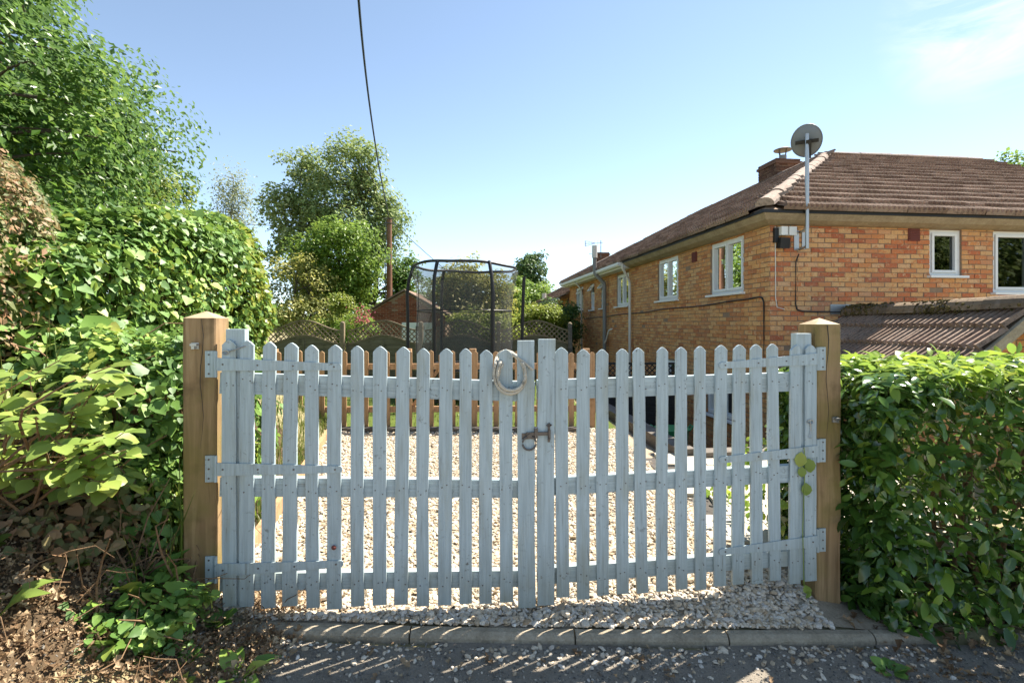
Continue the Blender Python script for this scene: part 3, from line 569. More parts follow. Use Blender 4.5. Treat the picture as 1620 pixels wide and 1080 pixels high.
# roof deck
pit = math.atan2(ZR - ZE, HALF + OV)
rd = MB(); ze, zr = ZE + .01, ZR - .04
rA, rB, rC = HP(-OV, -OV, ze), HP(FLEN + OV, -OV, ze), HP(FLEN + OV, HALF, zr); rD = HP(HALF, HALF, zr); rE = HP(-OV, SLEN + OV, ze); RS = 11.4; rF = HP(HALF, RS, zr)
rG = HP(2 * HALF + OV, SLEN + OV, ze); rH = HP(2 * HALF + OV, 2 * HALF + OV, ze); rI = HP(FLEN + OV, 2 * HALF + OV, ze)
rd.poly([rA, rB, rC, rD]); rd.poly([rA, rD, rF, rE]); rd.poly([rE, rF, rG]); rd.poly([rF, rD, rH, rG]); rd.poly([rD, rC, rI, rH])
rd.build('roof', M['mortar'], house); ROOF = [o for o in C.objects if o.name == 'roof'][0]
def tile_template(wd=.33, ln=.40, ribs=4, h=.022, th=.014):
    xs_, zs_ = [], []
    for k in range(ribs):
        a = k / ribs; d = 1 / ribs
        xs_ += [a, a + d * .42, a + d * .52, a + d * .80]; zs_ += [0, 0, h, h]
    xs_.append(1.0); zs_.append(0)
    xs_ = (np.array(xs_) - .5) * wd * .995; zs_ = np.array(zs_); n = len(xs_)
    lo = np.stack([xs_, np.zeros(n), zs_ + th], 1); hi = np.stack([xs_, np.full(n, ln), zs_], 1)
    bot = np.stack([xs_[[0, -1]], np.zeros(2), np.full(2, -.012)], 1)
    V = np.vstack([lo, hi, bot]); k = np.arange(n - 1)
    return V, [np.stack([k, k + 1, k + 1 + n, k + n], 1), np.array([list(range(n))[::-1] + [2 * n, 2 * n + 1]])]
TILE = tile_template(ribs=4, h=.046, th=.034)
def tiles(parent, org, U, D, inside, u_rng, d_rng, mat, n_obj, wd=.33, gauge=.345, seed=5, vis=None, name='tile', lift=.012):
    """org on the eave, U along the eave, D up the slope"""
    rng = np.random.default_rng(seed); N = np.cross(U, D); P, R = [], []
    nr = int((d_rng[1] - d_rng[0]) / gauge) + 1
    for r in range(nr):
        d = d_rng[0] + r * gauge
        for u in np.arange(u_rng[0], u_rng[1], wd):
            if not inside(u + wd / 2, d + gauge * .5): continue
            a = rng.normal(0, .010); b_ = rng.normal(0, .012)
            P.append(org + U * (u + wd / 2) + D * (d + rng.normal(0, .006)) + N * (lift + rng.normal(0, .003)))
            up = D * math.cos(.055) - N * math.sin(.055) * 1.0; nn = np.cross(U, up)
            R.append(np.stack([U * math.cos(a) + up * math.sin(a), up * math.cos(a) - U * math.sin(a) + nn * b_ * .3, nn], 1))
    P, R = np.array(P), np.array(R)
    Dp = P[:, 1]; px = HX + FP * P[:, 0] / Dp; py = HY - FP * (P[:, 2] - CZ) / Dp
    ok = (px > -5) & (px < 1640) & (py > 0) & (py < 1080)
    view = np.array([0, 0, CZ]) - P; area = np.abs((view * N).sum(1)) / Dp ** 3 * ok
    order = np.argsort(-area); take = order[:n_obj]; take = take[ok[take]]; rest = np.setdiff1d(np.arange(len(P)), take)
    if len(take):
        me = scatter(MB(), TILE[0], TILE[1], np.zeros((1, 3)), np.eye(3)[None], np.ones(1)).mesh(name, mat)
        for k in take: obj(name, me, parent, M4(P[k], R[k]))
    if len(rest): scatter(MB(), TILE[0], TILE[1], P[rest], R[rest], np.ones(len(rest))).build('tiling', mat, parent, kind='stuff')
SL = math.hypot(HALF + OV, ZR - ZE); cosP = (HALF + OV) / SL; sinP = (ZR - ZE) / SL
Df = HV3 * cosP + Z3 * sinP; Ds = HU3 * cosP + Z3 * sinP
tiles(ROOF, rA + Z3 * .02, HU3, Df, lambda u, d: d * cosP < u - .02 and d < SL - .1, (-.05, FLEN + .5), (-.05, SL), M['tile'], 190, seed=5)
hipk = (SLEN + OV - RS) / (HALF + OV)
tiles(ROOF, rE + Z3 * .02, -HV3, Ds, lambda u, d: (d * cosP * hipk < u + .05) and (d * cosP < (SLEN + 2 * OV) - u - .02) and d < SL - .1, (-.05, SLEN + 2 * OV), (-.05, SL), M['tile'], 110, seed=6)
def ridge_run(parent, a, b, r=.12, mat='ridge', step=.42, name='ridge_tile', sq=.8):
    a, b = np.array(a), np.array(b); L_ = np.linalg.norm(b - a); d = (b - a) / L_; n = max(1, int(L_ / step)); st = L_ / n
    side = np.cross(d, Z3); side /= np.linalg.norm(side); up = np.cross(side, d)
    ang = np.linspace(-.15, math.pi + .15, 9); V = []
    for y, rr in ((0, 1.02), (st * 1.03, .985)):
        V += [[math.cos(t) * r * rr, y, math.sin(t) * r * sq * rr] for t in ang]
    V = np.array(V); k = np.arange(8); F = [np.stack([k, k + 1, k + 10, k + 9], 1), np.array([list(range(9))[::-1]])]
    me = scatter(MB(), V, F, np.zeros((1, 3)), np.eye(3)[None], np.ones(1)).mesh(name, M[mat], False)
    for i in range(n):
        R = np.stack([side, d, up], 1) @ rotz(random.gauss(0, .015)); obj(name, me, parent, M4(a + d * st * i + up * random.gauss(0, .006), R))
ridge_run(ROOF, rA + Z3 * .05 + (rD - rA) * .01, rD + Z3 * .05, .13)
ridge_run(ROOF, rC + Z3 * .05, rD + Z3 * .05, .12); ridge_run(ROOF, rD + Z3 * .05, rF + Z3 * .05, .12); ridge_run(ROOF, rE + Z3 * .05, rF + Z3 * .05, .12)
# chimney with cowl
def chimney(parent, t, s, wd, dp, z0, z1, label=None):
    Rr = np.stack([HU3, HV3, Z3], 1); cm = MB().box(HP(t, s, (z0 + z1) / 2), (wd - .02, dp - .02, z1 - z0 - .01), Rr).build('chimney', M['mortar'], parent)
    for org, U, N, ln in ((HP(t - wd / 2, s - dp / 2, 0), HU3, -HV3, wd), (HP(t - wd / 2, s - dp / 2, 0), HV3, -HU3, dp)):
        r = brick_rects(0, ln, z0, z1, []); bricks(cm, org, U, N, r, M['chimney'], 60, proud=.004)
    MB().box(HP(t, s, z1 - .11), (wd + .08, dp + .08, .07), Rr).build('chimney_band', M['chimney'], cm)
    return cm
cm = chimney(house, HALF + .25, 6.75, .75, .85, ZR - .5, CZ + 4.74)
c0 = HP(HALF + .2, 6.5, CZ + 4.72)
MB().tube([c0, c0 + Z3 * .16], .10, 12).build('chimney_pot', M['greypipe'], cm)
cw = MB()
for k in range(4): a = k * 1.571 + .4; cw.tube([c0 + [.10 * math.cos(a), .10 * math.sin(a), .14], c0 + [.13 * math.cos(a), .13 * math.sin(a), .32]], .012, 5)
cw.tube([c0 + Z3 * .30, c0 + Z3 * .32, c0 + Z3 * .36, c0 + Z3 * .385], [.24, .25, .16, .02], 16); cw.build('cowl', M['darkmetal'], cm)
# air bricks
for (org, U, N, u, z) in ((O3, HU3, -HV3, 2.41, CZ + 1.40), (O3, HV3, -HU3, 2.42, CZ + 1.33)):
    R = np.stack([U, -N, Z3], 1); v = MB().box(org + U * u + Z3 * z + N * .012, (.20, .02, .20), R); ob = v.build('air_vent', M['terracotta'], house)
    sl = MB()
    for k in range(5): sl.box(org + U * u + Z3 * (z - .07 + .035 * k) + N * .028, (.17, .014, .014), R)
    sl.build('louvre', M['terracotta'], ob)
# pipes down the side wall
def pipe(parent, name, mat, pts, r): return MB().tube(pts, r, 10).build(name, M[mat], parent, smooth=True)
def sw(s, off, z): return HP(-off, s, z)
pipe(house, 'downpipe', 'cream', [sw(5.75, .36, ZE - .10), sw(5.75, .36, ZE - .18), sw(5.95, .10, ZE - .52), sw(5.95, .09, ZE - .60), sw(5.95, .09, ZW0 + .05 + .7)], .036)
pipe(house, 'soil_pipe', 'greypipe', [sw(8.22, .42, ZE + .55), sw(8.22, .42, ZE + .02), sw(8.22, .40, ZE - .12), sw(8.15, .13, ZE - .40), sw(8.15, .12, ZE - .5), sw(8.15, .12, ZW0)], .06)
MB().tube([sw(8.22, .42, ZE + .40), sw(8.22, .42, ZE + .78)], .085, 10).build('pipe_cap', M['cream'], house)
pipe(house, 'downpipe', 'cream', [sw(11.15, .36, ZE - .10), sw(11.15, .12, ZE - .35), sw(11.15, .09, ZE - .5), sw(11.15, .09, ZW0)], .036)
pipe(house, 'waste_pipe', 'cream', [sw(7.65, .03, CZ - .15), sw(7.70, .12, CZ - .2), sw(7.95, .13, CZ - .5), sw(8.1, .13, CZ - .6)], .025)
# cables clipped to the walls
ct = obj('wall_cable', MB().tube([sw(.12, .025, CZ - 1.0), sw(.12, .025, CZ + .33), sw(.16, .025, CZ + .40), sw(.24, .025, CZ + .42)] + [sw(s, .025, CZ + .40 - .02 * s + .012 * math.sin(s * 2.1)) for s in np.linspace(.5, 11, 28)], .012, 6).mesh('wall_cable', M['black']))
tag(ct, 'black cable running along the side wall of the brick house below the windows', 'cable')
fc = lambda t, off, z: HP(t, -off, z)
ct = obj('wall_cable', MB().tube([fc(.43, .06, CZ + 1.06), fc(.40, .03, CZ + .95), fc(.40, .025, CZ + .30), fc(.42, .025, CZ + .22), fc(.50, .025, CZ + .19)] + [fc(t, .025, CZ + .18) for t in np.linspace(.7, 1.6, 5)], .010, 6).mesh('wall_cable', M['black']))
tag(ct, 'thin black cable dropping down the front brick wall from the satellite dish', 'cable')
ct = obj('wall_cable', MB().tube([fc(.07, .02, CZ + 1.48), fc(.075, .02, CZ + .40), fc(.10, .02, CZ + .25), fc(.22, .02, CZ + .22)], .007, 6).mesh('wall_cable', M['cream']))
tag(ct, 'thin pale cable down the corner of the brick house', 'cable')

# satellite dish on a pole
ds = empty('satellite_dish', HP(.36, -.33, CZ + 1.10), 'grey satellite dish on a tall galvanised pole at the house corner', 'satellite dish')
pz = lambda z, t=.36, o=.33: fc(t, o, z)
MB().tube([pz(CZ + 1.10), pz(CZ + 2.78)], .026, 12).build('pole', M['galv'], ds, smooth=True)
for z in (CZ + 1.14, CZ + 1.40): MB().tube([pz(z, .50, -.02), pz(z)], .018, 6).build('wall_bracket', M['galv'], ds)
MB().box(pz(CZ + 1.27, .42, .01), (.08, .02, .30), np.stack([HU3, HV3, Z3], 1)).build('bracket_plate', M['galv'], ds)
MB().box(pz(CZ + 1.27, .54, .01), (.06, .02, .26), np.stack([HU3, HV3, Z3], 1)).build('bracket_plate', M['galv'], ds)
dn = np.array([.42, .80, .42]); dn /= np.linalg.norm(dn); dx = np.cross(dn, Z3); dx /= np.linalg.norm(dx); dy = np.cross(dx, dn)
dc = pz(CZ + 2.66) + dn * .10; V = []; rings = 7; seg = 32
for k in range(rings):
    r = .215 * k / (rings - 1); 
    for j in range(seg): a = 2 * math.pi * j / seg; V.append(dc + dx * r * math.cos(a) * .94 + dy * r * math.sin(a) * 1.08 + dn * (r * r * 1.15))
V = np.array(V); F = []
for k in range(rings - 1):
    for j in range(seg): F.append([k * seg + j, k * seg + (j + 1) % seg, (k + 1) * seg + (j + 1) % seg, (k + 1) * seg + j])
mb = MB().add(V, np.array(F)[:, ::-1]); mb.add(V + dn * .006, np.array(F)); mb.tube(V[-seg:], .008, 6, closed=True); mb.build('dish', M['dish'], ds, smooth=True)
Rd = np.stack([dx, dn, dy], 1); mb = MB(); mb.box(pz(CZ + 2.66) + dn * .055, (.30, .03, .05), Rd); mb.box(pz(CZ + 2.55) + dn * .06 - dx * -.02, (.07, .10, .26), Rd); mb.build('mount', M['black'], ds)
ar = dc - dy * .22 + dn * .05; MB().tube([ar, ar + dn * .34 - dy * .05], .014, 6).build('feed_arm', M['black'], ds); MB().tube([ar + dn * .30 - dy * .02, ar + dn * .38 + dy * .02], .035, 8).build('receiver', M['black'], ds)
# floodlight on the corner
fl = empty('floodlight', HP(.12, -.05, CZ + 1.2), 'small white and black security light under the eaves at the house corner', 'light')
Rh = np.stack([HU3, HV3, Z3], 1)
MB().box(fc(.16, .06, CZ + 1.40), (.10, .11, .13), Rh).build('lamp_head', M['upvc'], fl); MB().box(fc(.30, .06, CZ + 1.40), (.12, .10, .13), Rh).build('lamp_head', M['upvc'], fl)
MB().box(fc(.17, .07, CZ + 1.22), (.15, .10, .16), Rh @ rotx(.15)).build('sensor', M['black'], fl); MB().box(fc(.07, .03, CZ + 1.34), (.06, .06, .22), Rh).build('back_plate', M['black'], fl)

# ------------------------------------------------------------------ tiled outbuilding in front of the house
ob = empty('outbuilding', HP(1.4, -1.2, -1.05), 'low brick outbuilding with mossy ridge, joined to the front of the house', 'outbuilding')
RT, RL, RZ, EWD, EZ = 1.30, 2.50, CZ + .15, 1.46, CZ - .93      # ridge column, length, ridge height, half width, eave height
op = math.atan2(RZ - EZ, EWD); pr = lambda t, s, z: HP(t, s, z)
dk = MB(); dk.prism([pr(RT, -.02, RZ - .03), pr(RT - EWD, -.02, EZ - .03), pr(RT - EWD, -.02, EZ - .07), pr(RT, -.02, RZ - .09), pr(RT + EWD, -.02, EZ - .07), pr(RT + EWD, -.02, EZ - .03)], -HV3 * (RL - .02))
dk.build('roof', M['mortar'], ob); OR = [o for o in C.objects if o.name.startswith('roof')][-1]
osl = math.hypot(EWD, RZ - EZ)
tiles(OR, pr(RT - EWD, -.02, EZ), -HV3, HU3 * math.cos(op) + Z3 * math.sin(op), lambda u, d: d < osl, (0, RL - .1), (-.04, osl - .1), M['tile'], 200, wd=.31, gauge=(osl + .04) / 5, seed=9)
tiles(OR, pr(RT + EWD, -RL, EZ), HV3, -HU3 * math.cos(op) + Z3 * math.sin(op), lambda u, d: d < osl, (0, RL - .1), (-.04, osl - .1), M['tile'], 200, wd=.31, gauge=(osl + .04) / 5, seed=10)
ridge_run(OR, pr(RT, -.02, RZ + .0), pr(RT, -RL - .03, RZ + .03), .15, 'moss', .40, sq=.85)
mm = MB(); rr = np.random.default_rng(3); n = 1500; y = rr.uniform(0, RL, n); a = rr.uniform(-.3, math.pi * .75, n); P = np.array([pr(RT + .148 * math.cos(q_) * -1, -yy, RZ + .01 + .128 * math.sin(q_)) for yy, q_ in zip(y, a)])
k = rr.uniform(size=n) < .35 + .3 * np.sin(y * 5); P = P[k]; scatter(mm, PEB, PEBF, P, frames(rr.normal(size=P.shape), rr), np.exp(rr.normal(-4.3, .35, len(P)))); mm.build('moss', mat_ground('moss', (.05, .045, .015), (.11, .085, .035), (.20, .14, .06), 8, 60), OR, kind='stuff')
vb = MB(); 
for sg in (-1, 1): vb.prism([pr(RT, -RL + .0, RZ - .01), pr(RT + sg * EWD, -RL, EZ - .01), pr(RT + sg * EWD, -RL, EZ - .14), pr(RT, -RL, RZ - .14)], -HV3 * .045)
vb.build('verge', M['concrete'], OR)
Rw = np.stack([HU3, HV3, Z3], 1)
wl = MB(); wl.prism([pr(RT - 1.25, -RL + .22, -1.05), pr(RT + 1.25, -RL + .22, -1.05), pr(RT + 1.25, -RL + .22, EZ), pr(RT, -RL + .22, RZ - .12), pr(RT - 1.25, -RL + .22, EZ)], HV3 * .2)
wl.box(pr(RT - 1.15, -1.0, (EZ - .1 - 1.05) / 2), (.2, 2.0, EZ + .95), Rw); wl.build('wall', M['mortar'], ob)
gr = brick_rects(-1.25, 1.25, -1.05, RZ - .2, []); gr = gr[[max(abs(r[0]), abs(r[1])) < 1.25 - max(0, (r[3] - EZ)) / (RZ - EZ) * 1.3 + .03 for r in gr]]
bricks(ob, pr(RT, -RL + .22, 0), HU3, -HV3, gr, M['brick_side'], 300, vis=lambda px, py: (py < 600) & (px > 1500))
bricks(ob, pr(RT - 1.25, -RL + .22, 0), HV3, -HU3, brick_rects(0, RL - .25, -1.05, EZ - .06, []), M['brick_side'], 60, vis=lambda px, py: (py < 720) & (px > 1150))
MB().tube([pr(RT - EWD - .04, -RL, EZ - .05), pr(RT - EWD - .04, -.05, EZ - .03)], .05, 8).build('gutter', M['black'], ob)
MB().tube([pr(RT - EWD - .04, -.35, EZ - .06), pr(RT - EWD + .02, -.3, EZ - .25), pr(RT - EWD + .10, -.28, EZ - .35), pr(RT - EWD + .10, -.28, -1.05)], .034, 8).build('downpipe', M['black'], ob)
MB().box(pr(RT - .12, -.012, RZ + .07), (.40, .02, .16), Rw).build('lead_flashing', M['galv'], ob)

# ------------------------------------------------------------------ lower house beyond
h2 = empty('brick_house', HP(0, 14.2, ZW0), 'lower brick house with tiled roof at the far end, half hidden by a bush', 'house')
E2, R2z, S0, S1, R2e = CZ + 1.10, CZ + 3.55, 14.0, 22.6, 18.6
holes2 = [(15.0, 16.1, CZ + .02, CZ + .88)]
mb = MB(); wall_slab(mb, O3, HV3, -HU3, S0, S1, ZW0, E2, holes2); mb.box(HP(HALF, S1 - .1, (ZW0 + E2) / 2), (2 * HALF, .2, E2 - ZW0), Rh); mb.build('wall', M['mortar'], h2)
bricks(h2, O3, HV3, -HU3, brick_rects(S0, S1, CZ - .6, E2, holes2), M['brick_side'], 0)
window(h2, O3, HV3, -HU3, *holes2[0], 2, 'cream', vent=True)
r1, r2_, r3, r4 = HP(-.35, S0 - .3, E2), HP(-.35, S1 + .3, E2), HP(HALF, R2e, R2z), HP(HALF, S0 - .3, R2z); r5 = HP(2 * HALF + .3, S1 + .3, E2); r6 = HP(2 * HALF + .3, S0 - .3, E2)
mb = MB(); mb.poly([r1, r4, r3, r2_]); mb.poly([r2_, r3, r5]); mb.poly([r4, r6, r5, r3]); R_2 = mb.build('roof', M['mortar'], h2)
sl2 = math.hypot(HALF + .35, R2z - E2); c2, s2 = (HALF + .35) / sl2, (R2z - E2) / sl2; hk2 = (S1 + .3 - R2e) / (HALF + .35)
tiles(R_2, r2_ + Z3 * .02, -HV3, HU3 * c2 + Z3 * s2, lambda u, d: d * c2 * hk2 < u + .05 and d < sl2 - .1, (-.05, S1 - S0 + .6), (-.05, sl2), M['tile'], 0, seed=12)
ridge_run(R_2, r2_ + Z3 * .05, r3 + Z3 * .05, .12)
MB().tube([HP(-.40, S0 - .3, E2 - .05), HP(-.40, S1 + .3, E2 - .05)], .05, 8).build('gutter', M['greypipe'], h2)
for s in (17.0, 19.5): MB().tube([HP(-.38, s, E2 - .05), HP(-.08, s, E2 - .3), HP(-.08, s, ZW0)], .04, 8).build('downpipe', M['greypipe'], h2)
MB().tube([HP(-.1, 19.0, E2 - .1), HP(-.1, 19.0, E2 + .5)], .12, 10).build('flue', M['cream'], h2)
chimney(h2, 3.4, 20.3, .7, .6, E2 + .8, CZ + 3.95)
# television aerial
A0 = HP(3.2, 19.8, CZ + 3.6); ta = empty('tv_aerial', A0, 'thin metal television aerial standing on the far chimney', 'aerial')
MB().tube([A0, A0 + Z3 * .95], .022, 6).build('mast', M['darkmetal'], ta)
bd = -HU3 * .95 + HV3 * .3; ap = A0 + Z3 * .82
am = MB(); am.tube([ap + bd * -.1, ap + bd * .85], .014, 5)
for q_ in np.linspace(0, .8, 6): am.tube([ap + bd * q_ + np.array([.05, .26, .20]) * (1 - .3 * q_), ap + bd * q_ - np.array([.05, .26, .20]) * (1 - .3 * q_)], .010, 4)
am.tube([ap + bd * .85 + Z3 * .15, ap + bd * .85 - Z3 * .15], .016, 5); am.tube([ap + bd * .3, ap + bd * .85 + Z3 * .15], .010, 4); am.tube([ap + bd * .3, ap + bd * .85 - Z3 * .15], .010, 4); am.build('boom', M['darkmetal'], ta)
MB().tube([A0 + Z3 * .25 + bd * .65, A0 + Z3 * .25 - bd * .2], .014, 5).build('lower_boom', M['darkmetal'], ta)

# ------------------------------------------------------------------ gate posts
GA = math.atan2(.33, 3.033); GD = np.array([math.cos(GA), math.sin(GA), 0]); GN = np.array([math.sin(GA), -math.cos(GA), 0])   # along the gate, towards the viewer
HL, HR = np.array([-1.386, 2.41, 0]), np.array([1.647, 2.74, 0]); GR = np.stack([GD, -GN, Z3], 1)
def gs(px, H=HL): r = (px - HX) / FP; return (r * H[1] - H[0]) / (GD[0] - r * GD[1])
def gp(s, off, z): return HL + GD * s + GN * off + Z3 * z
def gatepost(s0, zfoot, zsh, zap, label):
    c = gp(s0, -.075, 0); e = empty('gatepost', (c[0], c[1], zfoot), label, 'gatepost', 'posts of the picket gate')
    V = []; rng = np.random.default_rng(int(abs(s0) * 100)); n = 9; h = .0735; b = .006
    prof = [(-h + b, -h), (h - b, -h), (h, -h + b), (h, h - b), (h - b, h), (-h + b, h), (-h, h - b), (-h, -h + b)]
    zz = np.linspace(zfoot - .3, zsh, n)
    for k, z in enumerate(zz):
        w_ = rng.normal(0, .0012, 2)
        for (x, y) in prof: V.append(c + GD * (x + w_[0]) - GN * (y + w_[1]) + Z3 * z)
    F = [[k * 8 + j, k * 8 + (j + 1) % 8, (k + 1) * 8 + (j + 1) % 8, (k + 1) * 8 + j] for k in range(n - 1) for j in range(8)]
    MB().add(V, np.array(F)).build('shaft', M['post'], e)
    top = np.array(V[-8:]); cv = np.vstack([top, [c + Z3 * zap]]); MB().add(cv, np.array([[j, (j + 1) % 8, 8] for j in range(8)])).build('cap', M['postcap'], e)
    # drying crack and a small catch plate
    cr_ = MB(); x0 = .012 if s0 < 0 else -.008
    pts = [c + GN * .0742 + GD * (x0 + .008 * math.sin(k * 1.3)) + Z3 * z for k, z in enumerate(np.linspace(zsh - .005, zsh - .62, 9))]
    cr_.tube(pts, [.0022, .0024, .002, .0017, .0015, .0012, .001, .0007, .0004], 5); cr_.build('crack', M['black'], e)
    return e, c
lp, lc = gatepost(-.10, .03, CZ + .027, CZ + .062, 'left timber gatepost with pyramid top, beside the climbing hedge')
rp, rc = gatepost(3.051 + .075, -.20, CZ - .003, CZ + .032, 'right timber gatepost with green algae, beside the laurel hedge')
for (e, c, z, x) in ((lp, lc, CZ - .105, -.015), (rp, rc, CZ - .52, .035)):
    mb = MB(); q0 = c + GN * .078 + GD * x + Z3 * z; mb.box(q0, (.034, .008, .030), GR); mb.box(q0 + GN * .012 + Z3 * .006, (.030, .018, .010), GR); mb.box(q0 + GN * .012 - Z3 * .008, (.012, .02, .012), GR); mb.build('catch_plate', M['galv'], e)

# ------------------------------------------------------------------ the two gates
def picket_mesh(w_, h_, seed, top='point', th=.0125):
    r = np.random.default_rng(seed); hw = w_ / 2; nz_ = 9; zz = np.linspace(0, h_ - .030 if top == 'point' else h_, nz_)
    L_ = np.stack([-hw + r.normal(0, .0011, nz_), zz], 1); R_ = np.stack([hw + r.normal(0, .0011, nz_), zz], 1)
    bow = r.normal(0, .0022) * np.sin(np.linspace(0, math.pi, nz_)); L_[:, 0] += bow; R_[:, 0] += bow
    if top == 'point': outline = np.vstack([L_[:1], R_, [[hw * .98, h_ - .025], [hw * .52, h_ - .009], [hw * .1, h_ - .0005], [-hw * .1, h_ - .0005], [-hw * .52, h_ - .009], [-hw * .98, h_ - .025]], L_[:0:-1]])
    else: outline = np.vstack([L_[:1], R_, L_[:0:-1]])
    P = np.stack([outline[:, 0], np.full(len(outline), -th), outline[:, 1]], 1); mb = MB(); n = len(P)
    ins = P.copy(); cen = P.mean(0); ins[:, 0] *= .975; ins[:, 2] = np.where(P[:, 2] > h_ * .9, P[:, 2] - .0015, P[:, 2]); ins[:, 1] = -th - .0015
    mb.poly(ins); k = np.arange(n); k2 = (k + 1) % n; mb.add(np.vstack([P, ins]), np.stack([k, k2, k2 + n, k + n], 1))
    B = P.copy(); B[:, 1] = 0; mb.poly(B[::-1]); mb.add(np.vstack([B, P]), np.stack([k, k2, k2 + n, k + n], 1)); return mb.mesh('picket', M['paint'])
PK = [picket_mesh(.064, 1.27, 20 + k) for k in range(7)]
def gate(name, label, spx, meet_px, stile_px, sag, ztop0, s_h0, s_h1, hinge_side, zb):
    """sag: z at gate coordinate s"""
    e = empty(name, gp(s_h0 if hinge_side < 0 else s_h1, 0, zb), label, 'gate', 'pair of picket gates')
    rng = np.random.default_rng(len(label)); nails = MB()
    rails = [(.205, .10), (.70, .09), (1.155, .082)]       # depth of each rail centre below the picket top, height
    for px in spx:
        s = gs(px); me = PK[rng.integers(0, 7)]; h = 1.27 * (1 + rng.normal(0, .004)); zt = sag(s) + rng.normal(0, .004)
        R = GR @ roty(rng.normal(0, .006)) @ rotz(rng.normal(0, .01)); obj('picket', me, e, M4(gp(s, 0, zt - h), R, (rng.uniform(.95, 1.05), 1, h / 1.27)))
        for dz, _ in rails:
            for sx in (-.014, .014):
                c = gp(s + sx + rng.normal(0, .004), .0145, zt - dz + rng.normal(0, .014)); nails.tube([c - GN * .003, c + GN * .0015], .0032, 6)
    nails.build('nail_heads', M['darkmetal'], e, kind='stuff')
    s = gs(meet_px); sm = picket_mesh(.086, 1.345, 5 + meet_px % 7, 'flat', .02); zt = sag(s) + .055
    obj('meeting_stile', sm, e, M4(gp(s, 0, zt - 1.345), GR @ roty(.004 * hinge_side)))
    s2 = gs(stile_px); hs = picket_mesh(.088, 1.33, 31, 'flat', .045); obj('hanging_stile', hs, e, M4(gp(s2, -.047, sag(s2) + .055 - 1.33), GR))
    a, b = s_h0, s_h1
    for dz, hh in rails:
        za, zb_ = sag(a) - dz, sag(b) - dz; ln = b - a - .008; me = MB().box((0, 0, 0), (ln, .040, hh)).mesh('rail', M['paint_h'])
        obj('rail', me, e, M4((gp(a, -.0215, za) + gp(b, -.0215, zb_)) / 2, GR @ roty(-math.atan2(zb_ - za, b - a))))
    # long strap hinges over the pickets
    sg = 1 if hinge_side < 0 else -1; sh = s_h0 if hinge_side < 0 else s_h1
    for k, (dz, ln) in enumerate(((.112, .56), (.608, .565), (1.085, .57))):
        if hinge_side > 0: dz, ln = (.082, .545 - .0 * k), (.545)
        if hinge_side > 0: dz = (.082, .578, 1.062)[k]
        z0 = sag(sh + sg * .05) - dz; z1 = sag(sh + sg * ln) - dz + (.004 if hinge_side < 0 else -.022) + (.020 if k == 2 and hinge_side < 0 else 0)
        pts = [(0.0, -.031, z0), (0.0, .031, z0)]; P = []
        n = 6
        for i in range(n + 1): f = i / n; P.append((f * ln, (z0 + (z1 - z0) * f) + (.031 - .015 * f)))
        for ang in np.linspace(70, -70, 5): P.append((ln + .012 * math.cos(math.radians(ang)), z1 + .016 * math.sin(math.radians(ang))))
        for i in range(n, -1, -1): f = i / n; P.append((f * ln, (z0 + (z1 - z0) * f) - (.031 - .015 * f)))
        mb = MB(); mb.prism(np.array([gp(sh + sg * x, .0150, z) for x, z in P]), GN * .006); st = mb.build('strap_hinge', M['paint'], e)
        lf = MB(); xc = sh - sg * .036; lf.box(gp(xc, .005, z0), (.042, .006, .125), GR); lf.build('hinge_leaf', M['paint'], st)
        MB().tube([gp(sh - sg * .008, .011, z0 - .062), gp(sh - sg * .008, .011, z0 + .062)], .008, 8).build('hinge_pin', M['paint'], st)
        sc_ = MB()
        for q_ in (-.045, 0.0, .045): c = gp(xc - sg * .004, .0085, z0 + q_); sc_.tube([c, c + GN * .002], .0045, 6)
        for f in (.05, .33, .62, .96): c = gp(sh + sg * ln * f, .0213, z0 + (z1 - z0) * f); sc_.tube([c, c + GN * .002], .0045, 6)
        sc_.build('screws', M['darkmetal'], st, kind='stuff')
    return e
left_px = [365, 392, 426, 460, 496, 530, 566, 601, 635, 669, 704, 737, 768, 801]
right_px = [890, 922, 953, 984, 1015, 1046, 1077, 1107, 1137, 1166, 1196, 1225, 1255, 1280]
sagL = lambda s: 1.372 - .042 * s
sagR = lambda s: 1.318 + .018 * (s - 1.6)
MID = gs(848.5)
gl = gate('picket_gate', 'left picket gate with pale blue-grey paint, ring latch and coiled rope', left_px, 833, 372, sagL, 1.37, -.012, MID - .003, -1, .07)
gr_ = gate('picket_gate', 'right picket gate with pale blue-grey paint, next to the laurel hedge', right_px, 863, 1272, sagR, 1.33, MID + .003, 3.045, 1, .05)
# ring latch
zl = CZ - .565
lt = MB(); c = gp(gs(836), .022, zl)
lt.box(c, (.075, .004, .030), GR); lt.tube([gp(gs(836), .02, zl + .002), gp(gs(836), .04, zl + .002)], .012, 10); ltc = lt.build('latch_plate', M['darkmetal'], gl)
rc_ = gp(gs(836), .032, zl - .034); rg = [rc_ + GD * .034 * math.cos(a) + Z3 * .034 * math.sin(a) for a in np.linspace(0, 2 * math.pi, 28, endpoint=False)]
MB().tube(rg, .0048, 8, closed=True).build('latch_ring', M['darkmetal'], gl, smooth=True)
bx = MB(); bx.box(gp(gs(849), .030, zl + .012), (.115, .009, .017), GR); bx.box(gp(gs(846.5), .030, zl + .016), (.016, .022, .050), GR); bx.build('latch_bar', M['darkmetal'], gl)
kp = MB(); k0 = gs(867); kp.box(gp(k0, .023, zl + .010), (.012, .006, .085), GR); kp.box(gp(k0, .034, zl - .012), (.010, .022, .010), GR); kp.box(gp(k0, .042, zl + .010), (.010, .006, .045), GR)
